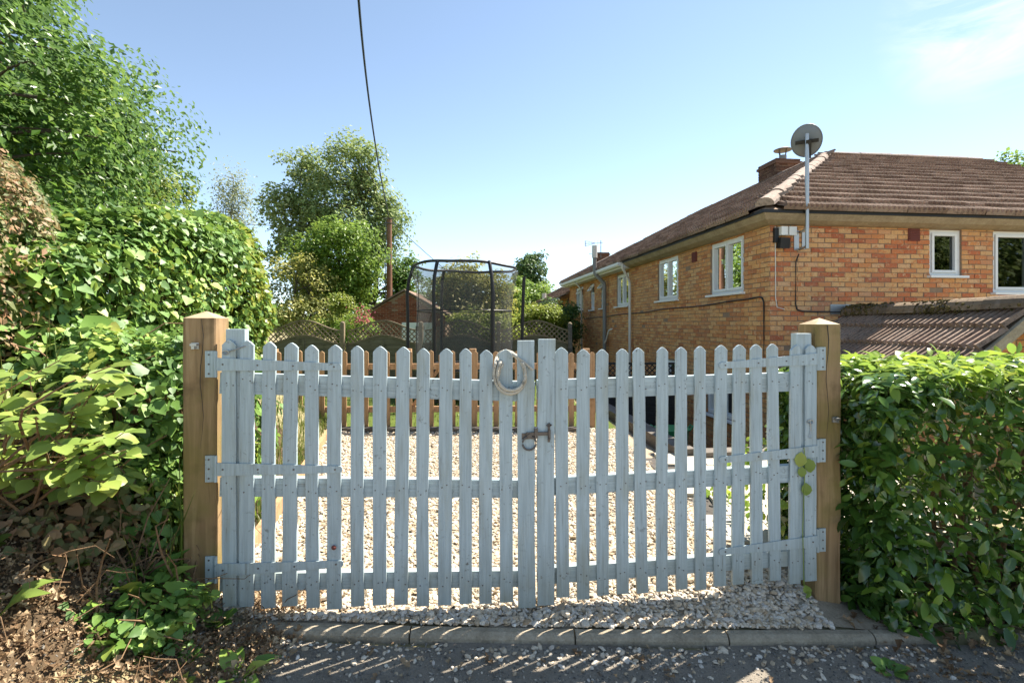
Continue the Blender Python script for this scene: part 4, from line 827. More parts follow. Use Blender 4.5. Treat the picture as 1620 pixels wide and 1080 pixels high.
kp.tube([gp(k0, .024, zl + .045), gp(k0 + .012, .026, zl + .054), gp(k0 + .002, .026, zl + .062), gp(k0 - .010, .026, zl + .052)], .005, 6, closed=True); kp.build('latch_keep', M['darkmetal'], gr_)
kb = MB(); k1 = gp(gs(530), .017, 1.45 - 1.08); kb.tube([k1, k1 + GN * .008, k1 + GN * .014], [.007, .012, .004], 10); kb.build('rusty_bolt', M['terracotta'], gl)
hk = MB(); k1 = gp(gs(1278), .020, CZ - .525); hk.tube([k1 + GD * .016 * math.cos(a) + Z3 * .010 * math.sin(a) for a in np.linspace(0, 6.2, 12)], .0028, 5); hk.tube([k1, k1 - Z3 * .05 + GD * .004, k1 - Z3 * .085 - GD * .008, k1 - Z3 * .09 + GD * .012], .0022, 5); hk.build('cabin_hook', M['galv'], gr_)
hk = MB(); k1 = gp(gs(360), .020, CZ - .135); hk.tube([k1 + GD * .014 * math.cos(a) + Z3 * .009 * math.sin(a) for a in np.linspace(0, 6.2, 12)], .003, 5); hk.tube([k1, k1 + GD * .04 + Z3 * .012, k1 + GD * .09 + Z3 * .03], .0024, 5); hk.build('cabin_hook', M['galv'], gl)
# coil of rope slung over a picket
rp_ = MB(); rr = np.random.default_rng(2); s0 = gs(801)
for q_, (cx_, cz_, a_, b_, tl) in enumerate(((.030, -.125, .073, .098, .05), (.036, -.132, .066, .094, -.12), (.024, -.120, .078, .104, .16), (.033, -.118, .070, .090, -.02))):
    th = np.linspace(0, 2 * math.pi, 70, endpoint=False)
    for st in range(3):
        ph = th * 19 + st * 2.094; ex = .0048 * np.cos(ph); ey = .0048 * np.sin(ph); pts = []
        for t_, x_, y_ in zip(th, ex, ey):
            u = (a_ + x_) * math.cos(t_) * (1 - .12 * math.sin(t_)); v = (b_ + x_) * math.sin(t_)
            u, v = u * math.cos(tl) - v * math.sin(tl), u * math.sin(tl) + v * math.cos(tl)
            off = .028 + .006 * q_ + y_ if v < .045 else .028 + .006 * q_ + y_ - min(1, (v - .045) / .03) * (.055 + .012 * q_)
            pts.append(gp(s0 + cx_ - .012 + u, off, sagL(s0) + cz_ + .012 + v))
        rp_.tube(pts, .0054, 5, closed=True)
for st in range(3):
    f = np.linspace(0, 1, 26); pts = [gp(s0 + .025 + .105 * x_ + .003 * math.cos(x_ * 26 + st * 2.09), .034 + .003 * math.sin(x_ * 26 + st * 2.09), sagL(s0) - .020 - .075 * x_ ** 1.3) for x_ in f]; rp_.tube(pts, .0054, 5)
ro = rp_.build('rope', M['rope'], smooth=True); tag(ro, 'coil of old pale rope slung over a picket beside the latch', 'rope')

# ------------------------------------------------------------------ edging boards, sleepers
def plank(name, a, b, wd, z0, z1, mat, label, cat, group=None):
    a, b = np.array([*a, 0.]), np.array([*b, 0.]); d = b - a; ln = np.linalg.norm(d); d /= ln; R = np.stack([d, np.cross(Z3, d), Z3], 1)
    me = MB().box((0, 0, 0), (ln, wd, z1 - z0)).mesh(name, M[mat]); o = obj(name, me, None, M4((a + b) / 2 + Z3 * (z0 + z1) / 2, R)); return tag(o, label, cat, group)
plank('edging_board', (DRL(3.15) - .02, 3.15), (DRL(6.75) - .02, 6.75), .045, -.05, .11, 'fence', 'pale timber board edging the left side of the gravel drive', 'edging board')
plank('sleeper', (DRL(6.8), 6.83), (1.05, 6.83), .14, -.05, .05, 'sleeper', 'grey timber sleeper along the foot of the far picket fence', 'sleeper')
e1, e2 = HP(-2.28, -2.0, 0), HP(-2.28, 4.5, 0); plank('sleeper', e1[:2], e2[:2], .20, -.5, .10, 'sleeper', 'weathered timber sleeper wall running back towards the house', 'sleeper')
e1, e2 = HP(-2.17, -2.02, 0), HP(-.1, -2.02, 0); plank('sleeper', e1[:2], e2[:2], .20, -.5, .085, 'sleeper', 'weathered timber sleeper wall across the end of the paving', 'sleeper')
for k in range(5):
    pass

# ------------------------------------------------------------------ low picket fence of new wood behind the drive
pf = empty('picket_fence', (-1, 6.98, 0), 'low picket fence of new orange-brown wood at the end of the drive', 'fence')
pme = picket_mesh(.075, 1.05, 77); pme.materials.clear(); pme.materials.append(M['fence'])
fy = lambda x: 6.98 + .03 * (x + 1)
for k, x in enumerate(np.arange(-3.35, 1.12, .149)):
    obj('picket', pme, pf, M4((x, fy(x), .02 + random.gauss(0, .006)), rotz(.03) @ roty(random.gauss(0, .006)), (1, 1.2, 1 + random.gauss(0, .006))))
for z in (.27, .86): MB().prism([[-3.4, fy(-3.4) + .003, z - .04], [1.13, fy(1.13) + .003, z - .04], [1.13, fy(1.13) + .003, z + .04], [-3.4, fy(-3.4) + .003, z + .04]], [0, .045, 0]).build('rail', M['fence'], pf)
for x in (-3.3, -1.45, -.55, 1.05): MB().box((x, fy(x) + .10, .52), (.09, .09, 1.16)).build('post', M['fence'], pf)
for a, b in (((-1.38, .30), (-1.02, .82)), ((-.62, .30), (-.98, .82))):
    p, q_ = np.array([a[0], fy(a[0]) + .025, a[1]]), np.array([b[0], fy(b[0]) + .025, b[1]]); MB().prism([p + [0, 0, -.04], q_ + [0, 0, -.04], q_ + [0, 0, .04], p + [0, 0, .04]], [0, .035, 0]).build('brace', M['fence'], pf)

# ------------------------------------------------------------------ arched trellis fence panels
def arch(x, w_, top, dip): f = np.cos(x / w_ * 2 * math.pi) * .5 + .5; return dip + (top - dip) * f
def fence_panel(x0, w_, y, label, posts):
    e = empty('trellis_panel', (x0 + w_ / 2, y, 0), label, 'fence panel', 'arched trellis fence panels across the garden')
    N = 24; xs_ = np.linspace(-w_ / 2 + .03, w_ / 2 - .03, N)
    for nm, t0, d0, th in (('top_rail', 1.545, 1.30, .035), ('middle_rail', 1.19, .98, .035)):
        V = []; 
        for x in xs_:
            z = arch(x, w_, t0, d0)
            V += [[x0 + w_ / 2 + x, y - .03, z - th], [x0 + w_ / 2 + x, y - .03, z], [x0 + w_ / 2 + x, y + .03, z], [x0 + w_ / 2 + x, y + .03, z - th]]
        F = [[k * 4 + j, (k + 1) * 4 + j, (k + 1) * 4 + (j + 1) % 4, k * 4 + (j + 1) % 4] for k in range(N - 1) for j in range(4)]
        MB().add(V, np.array(F)).build(nm, M['trellis'], e)
    z = .05
    while z < 1.17:            # overlapping boards, clipped by the arch
        z1 = z + .135; V = [[x, min(z1, arch(x, w_, 1.17, .95))] for x in xs_ if arch(x, w_, 1.17, .95) > z + .01]
        if len(V) > 2:
            runs = [V]; P = [[v[0], v[1]] for v in V]; poly = [[P[0][0], z]] + [[P[-1][0], z]] + P[::-1]
            MB().prism([[x0 + w_ / 2 + a, y - .012, b] for a, b in poly], [0, .014, 0]).build('board', M['board'], e)
            z += .128
        else: break
    for x in (-w_ / 2 + .02, w_ / 2 - .02, 0): MB().box((x0 + w_ / 2 + x, y - .024, .5), (.045, .02, .96 if x else 1.1)).build('batten', M['board'], e)
    lat = MB(); sp = .125
    for sgn, yo in ((1, -.012), (-1, .004)):
        for c in np.arange(-w_ - 1, w_ + 1, sp):
            xx = np.linspace(-w_ / 2 + .03, w_ / 2 - .03, 200); zz = 1.2 + sgn * (xx - c); ok = (zz < arch(xx, w_, 1.53, 1.285)) & (zz > arch(xx, w_, 1.16, .95))
            if not ok.any(): continue
            idx = np.where(ok)[0]
            for run in np.split(idx, np.where(np.diff(idx) > 1)[0] + 1):
                a, b = run[0], run[-1]
                if b - a < 3: continue
                p, q_ = np.array([x0 + w_ / 2 + xx[a], y + yo, zz[a]]), np.array([x0 + w_ / 2 + xx[b], y + yo, zz[b]]); d = (q_ - p) / np.linalg.norm(q_ - p); n_ = np.array([-d[2], 0, d[0]]) * .013
                lat.prism([p - n_, q_ - n_, q_ + n_, p + n_], [0, .010, 0])
    lat.build('lattice', M['trellis'], e, kind='stuff')
TY = 12.2
plab = ['arched trellis fence panel beside the climbing hedge', 'arched trellis fence panel in front of the red brick shed', 'arched trellis fence panel seen through the trampoline net', 'arched trellis fence panel beside the house, right of the trampoline']
pxs = [-5.92, -4.04, -2.17, -.30]
for k, x0 in enumerate(pxs): fence_panel(x0, 1.80, TY + .12 * k, plab[k], None)
for k, (x, lb, mt, zt) in enumerate(((-4.08, 'round-topped fence post between the two left trellis panels', 'trellis', 1.46), (-2.21, 'fence post at the left edge of the trampoline', 'trellis', 1.46), (-.33, 'fence post behind the right side of the trampoline', 'trellis', 1.46), (1.43, 'dark brown fence post in front of the house wall', 'sleeper', 1.44))):
    e = empty('fence_post', (x, TY + .1 * k, 0), lb, 'fence post', 'posts of the trellis fence'); MB().box((x, TY - .02 + .1 * k, zt / 2), (.095, .095, zt)).build('shaft', M[mt], e)
    MB().tube([[x, TY - .02 + .1 * k, zt], [x, TY - .02 + .1 * k, zt + .03], [x, TY - .02 + .1 * k, zt + .05]], [.055, .045, .012], 10).build('cap', M['trellis'], e)
# dark low fence in the yard
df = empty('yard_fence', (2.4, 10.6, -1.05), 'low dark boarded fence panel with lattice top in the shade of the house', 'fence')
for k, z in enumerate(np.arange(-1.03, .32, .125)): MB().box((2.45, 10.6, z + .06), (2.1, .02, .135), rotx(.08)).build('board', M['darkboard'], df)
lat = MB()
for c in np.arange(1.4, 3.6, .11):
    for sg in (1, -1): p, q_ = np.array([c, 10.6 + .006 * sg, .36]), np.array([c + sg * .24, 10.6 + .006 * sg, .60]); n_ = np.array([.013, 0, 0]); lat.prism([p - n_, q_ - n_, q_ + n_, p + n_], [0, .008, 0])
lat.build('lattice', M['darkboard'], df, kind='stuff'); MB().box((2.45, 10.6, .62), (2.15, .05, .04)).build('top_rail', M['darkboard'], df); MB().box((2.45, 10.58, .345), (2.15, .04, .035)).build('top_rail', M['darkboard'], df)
# green plastic tub on the lower yard
tb = empty('garden_tub', (2.62, 8.3, -1.05), 'green plastic tub standing by the house wall behind the gate', 'tub')
c = np.array([2.62, 8.3, -1.04]); green = mat_plain('green_plastic', (.05, .30, .12), .4)
MB().tube([c, c + Z3 * .02, c + Z3 * .75, c + Z3 * .78], [.16, .20, .27, .29], 20).build('body', green, tb, smooth=True)
for sg in (-1, 1): MB().tube([c + [sg * .27, -.06, .74], c + [sg * .33, -.05, .82], c + [sg * .33, .05, .82], c + [sg * .27, .06, .74]], .014, 6).build('handle', green, tb)

# ------------------------------------------------------------------ trampoline
TC = np.array([-.93, 10.0, 0]); TR = 1.10
tr = empty('trampoline', TC, 'round trampoline with black safety net on curved poles behind the gate', 'trampoline')
cir = lambda r, z, n=40, a0=0.0: np.array([TC + [r * math.cos(a0 + 2 * math.pi * k / n), r * math.sin(a0 + 2 * math.pi * k / n), z] for k in range(n)])
MB().tube(cir(TR - .06, .60), .03, 8, closed=True).build('frame_ring', M['darkmetal'], tr, smooth=True)
MB().poly(cir(TR - .28, .62)).build('jumping_mat', M['black'], tr)
pv = np.vstack([cir(TR - .28, .64), cir(TR - .02, .64)]); k = np.arange(40); MB().add(pv, np.stack([k, (k + 1) % 40, (k + 1) % 40 + 40, k + 40], 1)).build('edge_pad', M['black'], tr)
ztop = 2.58
for a in (183, 246, 301, 358, 62, 122):
    r = math.radians(a); d = np.array([math.cos(r), math.sin(r), 0]); b = TC + d * (TR + .02)
    zt = ztop if a != 358 else 2.38
    pts = [b + Z3 * .15, b + Z3 * 1.7, b + Z3 * 2.0 + d * .015, b + Z3 * 2.3 - d * .02, b + Z3 * (zt - .06) - d * .09, b + Z3 * zt - d * .12]
    if a == 358: pts = [b + Z3 * .15, b + Z3 * 1.7 + d * .02, b + Z3 * zt + d * .05]
    MB().tube(pts, .032, 8).build('net_pole', M['black'], tr, smooth=True)
    MB().tube([b + Z3 * .58, b + Z3 * .05 - d * .05, b - d * .25 + Z3 * .03], .025, 6).build('leg', M['darkmetal'], tr)
top = np.array([TC + [(TR - .11) * math.cos(t) , (TR - .11) * math.sin(t), ztop + .010 * math.cos(t * 6 + .6) - .05 * max(0, math.cos(t)) ] for t in np.linspace(0, 2 * math.pi, 60, endpoint=False)])
MB().tube(top, .026, 8, closed=True).build('top_ring', M['black'], tr, smooth=True)
NN = 60; rows = []
for z, f in ((.66, .84), (1.0, .86), (1.35, .855), (1.7, .85), (2.05, .87), (2.3, .91), (2.46, .95)):
    rows.append([TC + [(TR * f + .012 * math.sin(7 * t + z * 3)) * math.cos(t), (TR * f + .012 * math.sin(5 * t + z)) * math.sin(t), z] for t in np.linspace(0, 2 * math.pi, NN, endpoint=False)])
rows.append([p - [0, 0, .0] for p in top]); V = np.array(rows).reshape(-1, 3); F = []
for r in range(len(rows) - 1):
    for j in range(NN): F.append([r * NN + j, r * NN + (j + 1) % NN, (r + 1) * NN + (j + 1) % NN, (r + 1) * NN + j])
MB().add(V, np.array(F)).build('safety_net', M['net'], tr, smooth=True)
MB().tube(np.array(rows[3]) * 1.0, .010, 5, closed=True).build('net_band', M['black'], tr)
MB().tube([TC + [TR * .87 * math.cos(math.radians(206)) + .02 * math.sin(z * 4), TR * .87 * math.sin(math.radians(206)), z] for z in np.linspace(.7, 2.45, 14)], .008, 5).build('net_zip', M['black'], tr)

# ------------------------------------------------------------------ red brick shed
sh = empty('brick_shed', (-4.25, 20, 0), 'small dark red brick shed with a gable end behind the trellis', 'shed')
SY, SXc, SW, SEZ, SPZ = 20.0, -4.25, 1.62, 1.80, 2.72
MB().prism([[SXc - SW, SY, 0], [SXc + SW, SY, 0], [SXc + SW, SY, SEZ], [SXc, SY, SPZ], [SXc - SW, SY, SEZ]], [0, 3.2, 0]).build('wall', M['mortar'], sh)
r = brick_rects(-SW, SW, 0.6, SPZ, []); r = r[[max(abs(q_[0]), abs(q_[1])) < SW * (1 - max(0, q_[3] - SEZ) / (SPZ - SEZ)) + .02 for q_ in r]]
bricks(sh, np.array([SXc, SY, 0]), np.array([1., 0, 0]), np.array([0, -1., 0]), r, M['brick_shed'], 0)
for sg in (-1, 1): MB().prism([[SXc, SY - .12, SPZ + .03], [SXc + sg * (SW + .18), SY - .12, SEZ - .07], [SXc + sg * (SW + .18), SY - .12, SEZ + .0], [SXc, SY - .12, SPZ + .10]], [0, 3.5, 0]).build('roof_slope', M['tile'], sh)
dr = MB().box((SXc + .55, SY - .02, .75), (1.3, .04, 1.5)).build('door', M['white'], sh); MB().box((SXc + .62, SY - .05, 1.28), (.35, .02, .16)).build('door_window', M['glass'], dr)

# ------------------------------------------------------------------ telegraph pole and wires
PP = at(616, 345, 22.0); tp = empty('telegraph_pole', (PP[0], PP[1], 0), 'brown wooden telegraph pole rising behind the brick shed', 'telegraph pole')
MB().tube([[PP[0], PP[1], -.2], [PP[0], PP[1], 3], [PP[0], PP[1], PP[2]]], [.14, .125, .105], 12).build('shaft', mat_wood('pole_wood', (.16, .075, .045), (.24, .12, .07), (.30, .17, .11), (10, 10, 1)), tp)
MB().box((PP[0] - .06, PP[1] - .14, 1.45 + (HY - 407) / FP * 22), (.32, .02, .22)).build('plate', M['galv'], tp)
for z in (-.05, -.25): MB().tube([[PP[0] - .22, PP[1] - .1, PP[2] + z], [PP[0] + .22, PP[1] - .1, PP[2] + z]], .03, 6).build('bracket', M['darkmetal'], tp)
MB().tube([[PP[0] - .12, PP[1] - .1, PP[2] - .1], [PP[0] - .14, PP[1] - .1, 2.5]], .02, 5).build('conduit', M['darkmetal'], tp)
def wire(pts, r, label, n=24):
    P = np.array(pts); t = np.linspace(0, 1, len(P)); co = [np.polyfit(t, P[:, k], min(2, len(P) - 1)) for k in range(3)]
    tt_ = np.linspace(0, 1, n); Q = np.stack([np.polyval(c_, tt_) for c_ in co], 1); return tag(MB().tube(Q, r, 6).build('overhead_wire', M['black']), label, 'wire')
wire([PP + [0, 0, -.05], at(594, 230, 13.5), at(567, -5, 7.6)], .020, 'thick black overhead cable running from the telegraph pole over the drive')
wire([PP + [.1, 0, -.1], at(685, 410, 28), at(780, 490, 34)], .016, 'thin overhead wire dropping from the pole towards the trampoline')
wire([PP + [-.1, 0, -.3], at(480, 358, 24), at(320, 352, 27)], .012, 'thin overhead wire running left from the pole behind the trees')

# ------------------------------------------------------------------ trees
def limb(mb, a, b, r0, r1, rng, n=6, wob=.08, sides=6):
    a, b = np.array(a, float), np.array(b, float); L_ = np.linalg.norm(b - a); t = np.linspace(0, 1, n)[:, None]
    P = a + (b - a) * t; P += np.sin(t * math.pi) * rng.normal(0, wob * L_, 3); P[1:-1] += rng.normal(0, wob * L_ * .25, (n - 2, 3)); P[:, 2] += (np.sin(t[:, 0] * math.pi) * .06 * L_)
    mb.tube(P, np.linspace(r0, r1, n), sides); return P
def tree(name, label, base, crowns, n_clump, per, leaf, mat, bark='bark', clump=.45, tr=.16, seed=1, tmpl=LEAF_A, trunks=1, group=None, droop=.3, cat='tree', hollow=.5, limbs=26, upn=.5, squash=.7, wobble=.30):
    """crowns: list of (centre, radii, weight)"""
    rng = np.random.default_rng(seed); e = empty(name, base, label, cat, group); base = np.array(base, float)
    wt = np.array([c[2] for c in crowns], float); wt /= wt.sum(); CC = []
    for (c, r, _), w_ in zip(crowns, wt):
        n = max(4, int(n_clump * w_)); d = rng.normal(size=(n, 3)); d /= np.linalg.norm(d, axis=1)[:, None]
        f = 1 + wobble * (np.sin(d @ rng.normal(0, 3.2, 3) + rng.uniform(0, 6)) * .5 + np.sin(d @ rng.normal(0, 5.5, 3) + rng.uniform(0, 6)) * .5)
        rad = (hollow + (1 - hollow) * rng.uniform(0, 1, n) ** .6) * f
        CC.append(np.array(c) + d * rad[:, None] * np.array(r))
    CC = np.vstack(CC); CC[:, 2] = np.maximum(CC[:, 2], base[2] + .15); K = len(CC)
    cen = np.average([c[0] for c in crowns], axis=0, weights=wt)
    cr = clump * np.exp(rng.normal(0, .3, K)); cnt = np.maximum(6, (per * (cr / clump) ** 2).astype(int)); idx = np.repeat(np.arange(K), cnt); N = len(idx)
    d = rng.normal(size=(N, 3)); d /= np.linalg.norm(d, axis=1)[:, None]; rad = rng.uniform(.25, 1, N) ** .55
    P = CC[idx] + d * (rad * cr[idx])[:, None] * np.array([1, 1, squash])
    stray = rng.uniform(size=N) < .05; P[stray] += rng.normal(0, clump * .4, (stray.sum(), 3))
    out = CC[idx] - cen; out /= np.linalg.norm(out, axis=1)[:, None] + 1e-6
    Nn = d * .45 + out * .3 + rng.normal(0, .5, (N, 3)) + np.array([0, 0, upn * .6]) + np.array(SUNV) * .55
    mb = MB(); scatter(mb, tmpl[0], tmpl[1], P, frames(Nn, rng, droop), leaf * np.exp(rng.normal(0, .22, N)))
    mb.build('crown', M[mat], e, kind='stuff')
    tk = MB(); tops = []
    for k in range(trunks):
        c, r, _ = crowns[k % len(crowns)]; tpp = np.array(c) + np.array([0, 0, r[2] * .55]); b0 = base + rng.normal(0, .25 if trunks > 1 else 0, 3) * np.array([1, 1, 0])
        tops.append(limb(tk, b0 - [0, 0, .2], tpp, tr, tr * .18, rng, 9, .03, 8))
    tk.build('trunk', M[bark], e, smooth=True)
    lb = MB()
    for k in rng.choice(K, min(K, limbs), replace=False):
        T = tops[rng.integers(len(tops))]; dd = np.linalg.norm(T - CC[k], axis=1) + np.maximum(0, T[:, 2] - CC[k][2] + .2) * 2; j = int(np.argmin(dd)); limb(lb, T[j], CC[k], tr * .30, tr * .07, rng, 5, .06, 5)
    lb.build('branch', M[bark], e, smooth=True)
    return e

# left side, near
tree('hazel_tree', 'large bright green leafy tree filling the top left corner', (-8.8, 8.6, .2), [((-9.2, 8.6, 4.6), (2.7, 2.3, 3.3), 1), ((-7.6, 8.2, 4.6), (1.2, 1.2, .85), .30), ((-8.2, 8.6, 2.8), (1.2, 1.2, 1.2), .25)], 430, 95, .105, 'hazel', clump=.46, tr=.17, seed=3, trunks=3, limbs=50, tmpl=LEAF_A)
tree('hazel_tree', 'nearest bright green leafy tree at the left edge, above the browning hedge', (-6.6, 5.9, .4), [((-6.5, 5.9, 3.7), (1.55, 1.3, 2.3), 1)], 160, 95, .10, 'hazel', clump=.40, tr=.11, seed=5, trunks=2, limbs=30)
tree('pale_tree', 'pale yellow-green tree right behind the climbing hedge', (-9.3, 12.0, 0), [((-9.35, 12.0, 3.9), (1.45, 1.3, 2.0), 1)], 110, 95, .10, 'hazel2', clump=.42, tr=.12, seed=8)
tree('dark_tree', 'dark green tree just left of the silver birch', (-10.8, 15.2, 0), [((-10.75, 15.2, 4.3), (1.35, 1.4, 2.0), 1), ((-12.0, 15.6, 4.2), (1.6, 1.4, 2.4), .7)], 130, 85, .14, 'hazel', clump=.5, tr=.15, seed=9)
tree('birch_tree', 'thin feathery grey-green silver birch against the sky', (-14.6, 26.5, 0), [((-14.6, 26.5, 7.6), (1.15, 1.0, 2.6), 1), ((-14.4, 26.5, 4.6), (1.3, 1.1, 2.2), .7)], 150, 34, .115, 'birch', 'birchbark', clump=.42, tr=.10, seed=11, droop=2.0, squash=1.5, limbs=60, hollow=.2)
# middle distance
tree('willow_tree', 'slender dark grey-green tree left of the tallest tree', (-10.7, 25.5, 0), [((-10.6, 25.5, 9.0), (1.0, 1.0, 1.4), .55), ((-11.2, 25.5, 6.9), (1.15, 1.0, 1.4), .6), ((-10.2, 25.5, 6.0), (1.3, 1.1, 2.0), .7), ((-11.3, 25.5, 4.7), (1.2, 1, 1.2), .4)], 130, 62, .17, 'willow', clump=.50, tr=.14, seed=13, limbs=50, trunks=3)
tree('willow_tree', 'tallest grey-green tree in the garden, left of the telegraph pole', (-7.6, 25.0, 0), [((-7.7, 25.0, 9.1), (1.45, 1.3, 1.35), .7), ((-7.4, 25.0, 7.0), (2.1, 1.6, 2.0), 1), ((-6.6, 25.0, 6.2), (1.15, 1.1, 1.8), .5), ((-9.0, 25.0, 7.4), (1.2, 1.2, 1.5), .5), ((-7.4, 25.2, 4.0), (2.6, 1.5, 2.0), .8)], 270, 62, .17, 'willow', clump=.58, tr=.2, seed=14, limbs=60, trunks=3)
tree('garden_tree', 'bright mid-green bushy tree in front of the tallest tree', (-7.0, 21.5, 0), [((-7.45, 21.5, 4.2), (1.8, 1.2, 1.9), 1), ((-6.9, 21.3, 2.7), (1.2, 1.1, 1.4), .5), ((-8.0, 21.3, 3.3), (1.2, 1.1, 1.4), .5)], 190, 80, .15, 'bush', clump=.50, tr=.14, seed=15)
tree('dusty_bush', 'dusty grey-green bush right of the climbing hedge', (-8.5, 19.6, 0), [((-8.4, 19.6, 2.3), (1.05, .9, 1.8), 1), ((-7.6, 19.4, 1.6), (.8, .8, 1.2), .4)], 100, 80, .11, 'drybush', clump=.38, tr=.09, seed=16, cat='bush', trunks=2)
tree('bright_bush', 'bright yellow-green bush left of the brick shed', (-5.95, 17.6, 0), [((-5.95, 17.6, 1.35), (.62, .55, 1.05), 1), ((-6.35, 17.7, .9), (.5, .5, .7), .4)], 60, 75, .10, 'brightbush', clump=.28, tr=.05, seed=17, cat='bush')
tree('laurel_tree', 'dark glossy evergreen right behind the telegraph pole', (-5.1, 24.0, 0), [((-5.05, 24.0, 2.7), (.75, .8, 2.2), 1)], 70, 75, .15, 'hazel', clump=.40, tr=.1, seed=18)
tree('garden_tree', 'soft green tree seen through the trampoline net', (-1.9, 23.5, 0), [((-2.0, 23.5, 2.9), (1.55, 1.3, 1.5), 1), ((-1.0, 23.5, 2.4), (1.2, 1.1, 1.4), .6), ((-2.9, 23.5, 2.2), (1.0, 1.0, 1.4), .4)], 170, 70, .15, 'drybush', clump=.45, tr=.12, seed=19)
tree('conifer_tree', 'dark blue-green conifer left of the house roofs', (1.35, 36.0, 0), [((1.35, 36.0, 5.0), (1.0, 1.0, 1.5), 1), ((1.35, 36, 3.3), (1.5, 1.2, 1.6), 1)], 120, 70, .22, 'conifer', clump=.50, tr=.2, seed=20)
tree('garden_tree', 'mid-green rounded tree below the dark conifer', (.75, 30.0, 0), [((.75, 30.0, 2.6), (1.6, 1.2, 1.35), 1)], 110, 75, .17, 'bush', clump=.45, tr=.13, seed=21)
tree('yellow_bush', 'yellow-green shrub against the lower house', (.95, 16.6, 0), [((.95, 16.6, 1.35), (.75, .6, .85), 1), ((.3, 16.7, 1.0), (.6, .6, .7), .5)], 80, 80, .09, 'brightbush', clump=.26, tr=.05, seed=22, cat='bush')
tree('dark_bush', 'dark green shrub between the yellow bush and the lower house', (1.75, 18.0, 0), [((1.75, 18.0, 1.35), (.55, .6, .95), 1)], 60, 75, .10, 'conifer', clump=.30, tr=.05, seed=23, cat='bush')
tree('far_tree', 'tree top showing above the roof at the right edge', (31.2, 30.0, 0), [((31.4, 30.0, 9.6), (2.1, 2.0, 2.6), 1)], 90, 70, .22, 'bush', clump=.6, tr=.2, seed=24)
# flowering climber and stakes behind the trellis
fb = tree('flowering_bush', 'dark shrub with pink flowers behind the left trellis panel', (-4.6, 15.0, 0), [((-4.55, 15.0, 1.1), (.5, .4, .75), 1)], 40, 60, .08, 'bush', clump=.22, tr=.04, seed=25, cat='bush')
rr = np.random.default_rng(5); n = 160; P = np.array([-3.75 - .55, 14.6, 1.62]) + rr.normal(0, 1, (n, 3)) * [.16, .1, .16]; scatter(MB(), LEAF_A[0], LEAF_A[1], P, frames(rr.normal(size=(n, 3)), rr), np.full(n, .07)).build('flowers', M['flower'], fb, kind='stuff')
fb2 = tree('flowering_bush', 'bright green bush with cream flowers seen through the trampoline net', (-1.15, 14.6, 0), [((-1.2, 14.6, 1.25), (.85, .5, .75), 1), ((-.3, 14.8, 1.0), (.6, .45, .6), .5)], 70, 70, .085, 'brightbush', clump=.26, tr=.04, seed=26, cat='bush')
n = 60; P = np.array([-1.15, 14.1, 1.75]) + rr.normal(0, 1, (n, 3)) * [.45, .15, .25]; scatter(MB(), LEAF_A[0], LEAF_A[1], P, frames(rr.normal(size=(n, 3)), rr), np.full(n, .10)).build('flowers', M['paleflower'], fb2, kind='stuff')
tree('garden_tree', 'green tree filling the gap between the telegraph pole and the trampoline tree', (-3.6, 27.0, 0), [((-3.6, 27.0, 2.6), (1.5, 1.2, 1.7), 1), ((-.4, 27.5, 2.4), (1.2, 1.0, 1.5), .5)], 120, 75, .16, 'bush', clump=.48, tr=.12, seed=27)
# belt of woodland far away
rr = np.random.default_rng(6); n = 26000; x = rr.uniform(-75, 75, n); y = 95 + rr.normal(0, 5, n); hgt = 3.2 + 1.4 * np.sin(x * .21) + 1.1 * np.sin(x * .53 + 1); P = np.stack([x, y, hgt * rr.uniform(0, 1, n) ** .7], 1)
wd = scatter(MB(), LEAF_A[0], LEAF_A[1], P, frames(rr.normal(0, .6, (n, 3)) + [0, -.5, .5], rr), np.exp(rr.normal(.1, .25, n))).build('distant_woodland', M['bush'], kind='stuff'); tag(wd, 'low belt of distant trees along the horizon', 'woodland')
# trees across the lane, seen mirrored in the front windows
for k, (x, y, h) in enumerate(((31.5, -12, 9.5), (37.5, -13.5, 10), (43.5, -12.5, 9.5), (50, -14, 10.5))):
    tree('lane_tree', ['broad green tree across the lane, nearest to the gate', 'broad green tree across the lane, second from the gate', 'broad green tree across the lane, third from the gate', 'broad green tree across the lane, farthest from the gate'][k], (x, y, 0), [((x, y, h * .55), (3.6, 2.2, h * .48), 1)], 80, 60, .42, 'willow', clump=1.0, tr=.25, seed=40 + k, limbs=14)

# ------------------------------------------------------------------ hedges
def superellipsoid(n, c, r, rng, p=4.0, rot=0.0, depth=.18, lump=.06, zmin=-9):
    d = rng.uniform(-1, 1, (n, 3)); f = rng.integers(0, 3, n); d[np.arange(n), f] = np.sign(rng.uniform(-1, 1, n))
    d /= (np.abs(d) ** p).sum(1)[:, None] ** (1 / p); N = np.sign(d) * np.abs(d) ** (p - 1) / np.array(r); N /= np.linalg.norm(N, axis=1)[:, None]
    lf = 1 + lump * (np.sin(d @ np.array([5.1, 3.3, 4.2]) + 1) + np.sin(d @ np.array([-3.2, 6.1, 5.3])) + .7 * np.sin(d @ np.array([9.2, -8.3, 11.1]) + 2)) / 2
    inn = np.abs(rng.normal(0, depth, n)); P = d * lf[:, None] * np.array(r) - N * inn[:, None]
    R = rotz(rot); P = P @ R.T + np.array(c); N = N @ R.T; k = P[:, 2] > zmin
    return P[k], N[k], inn[k]
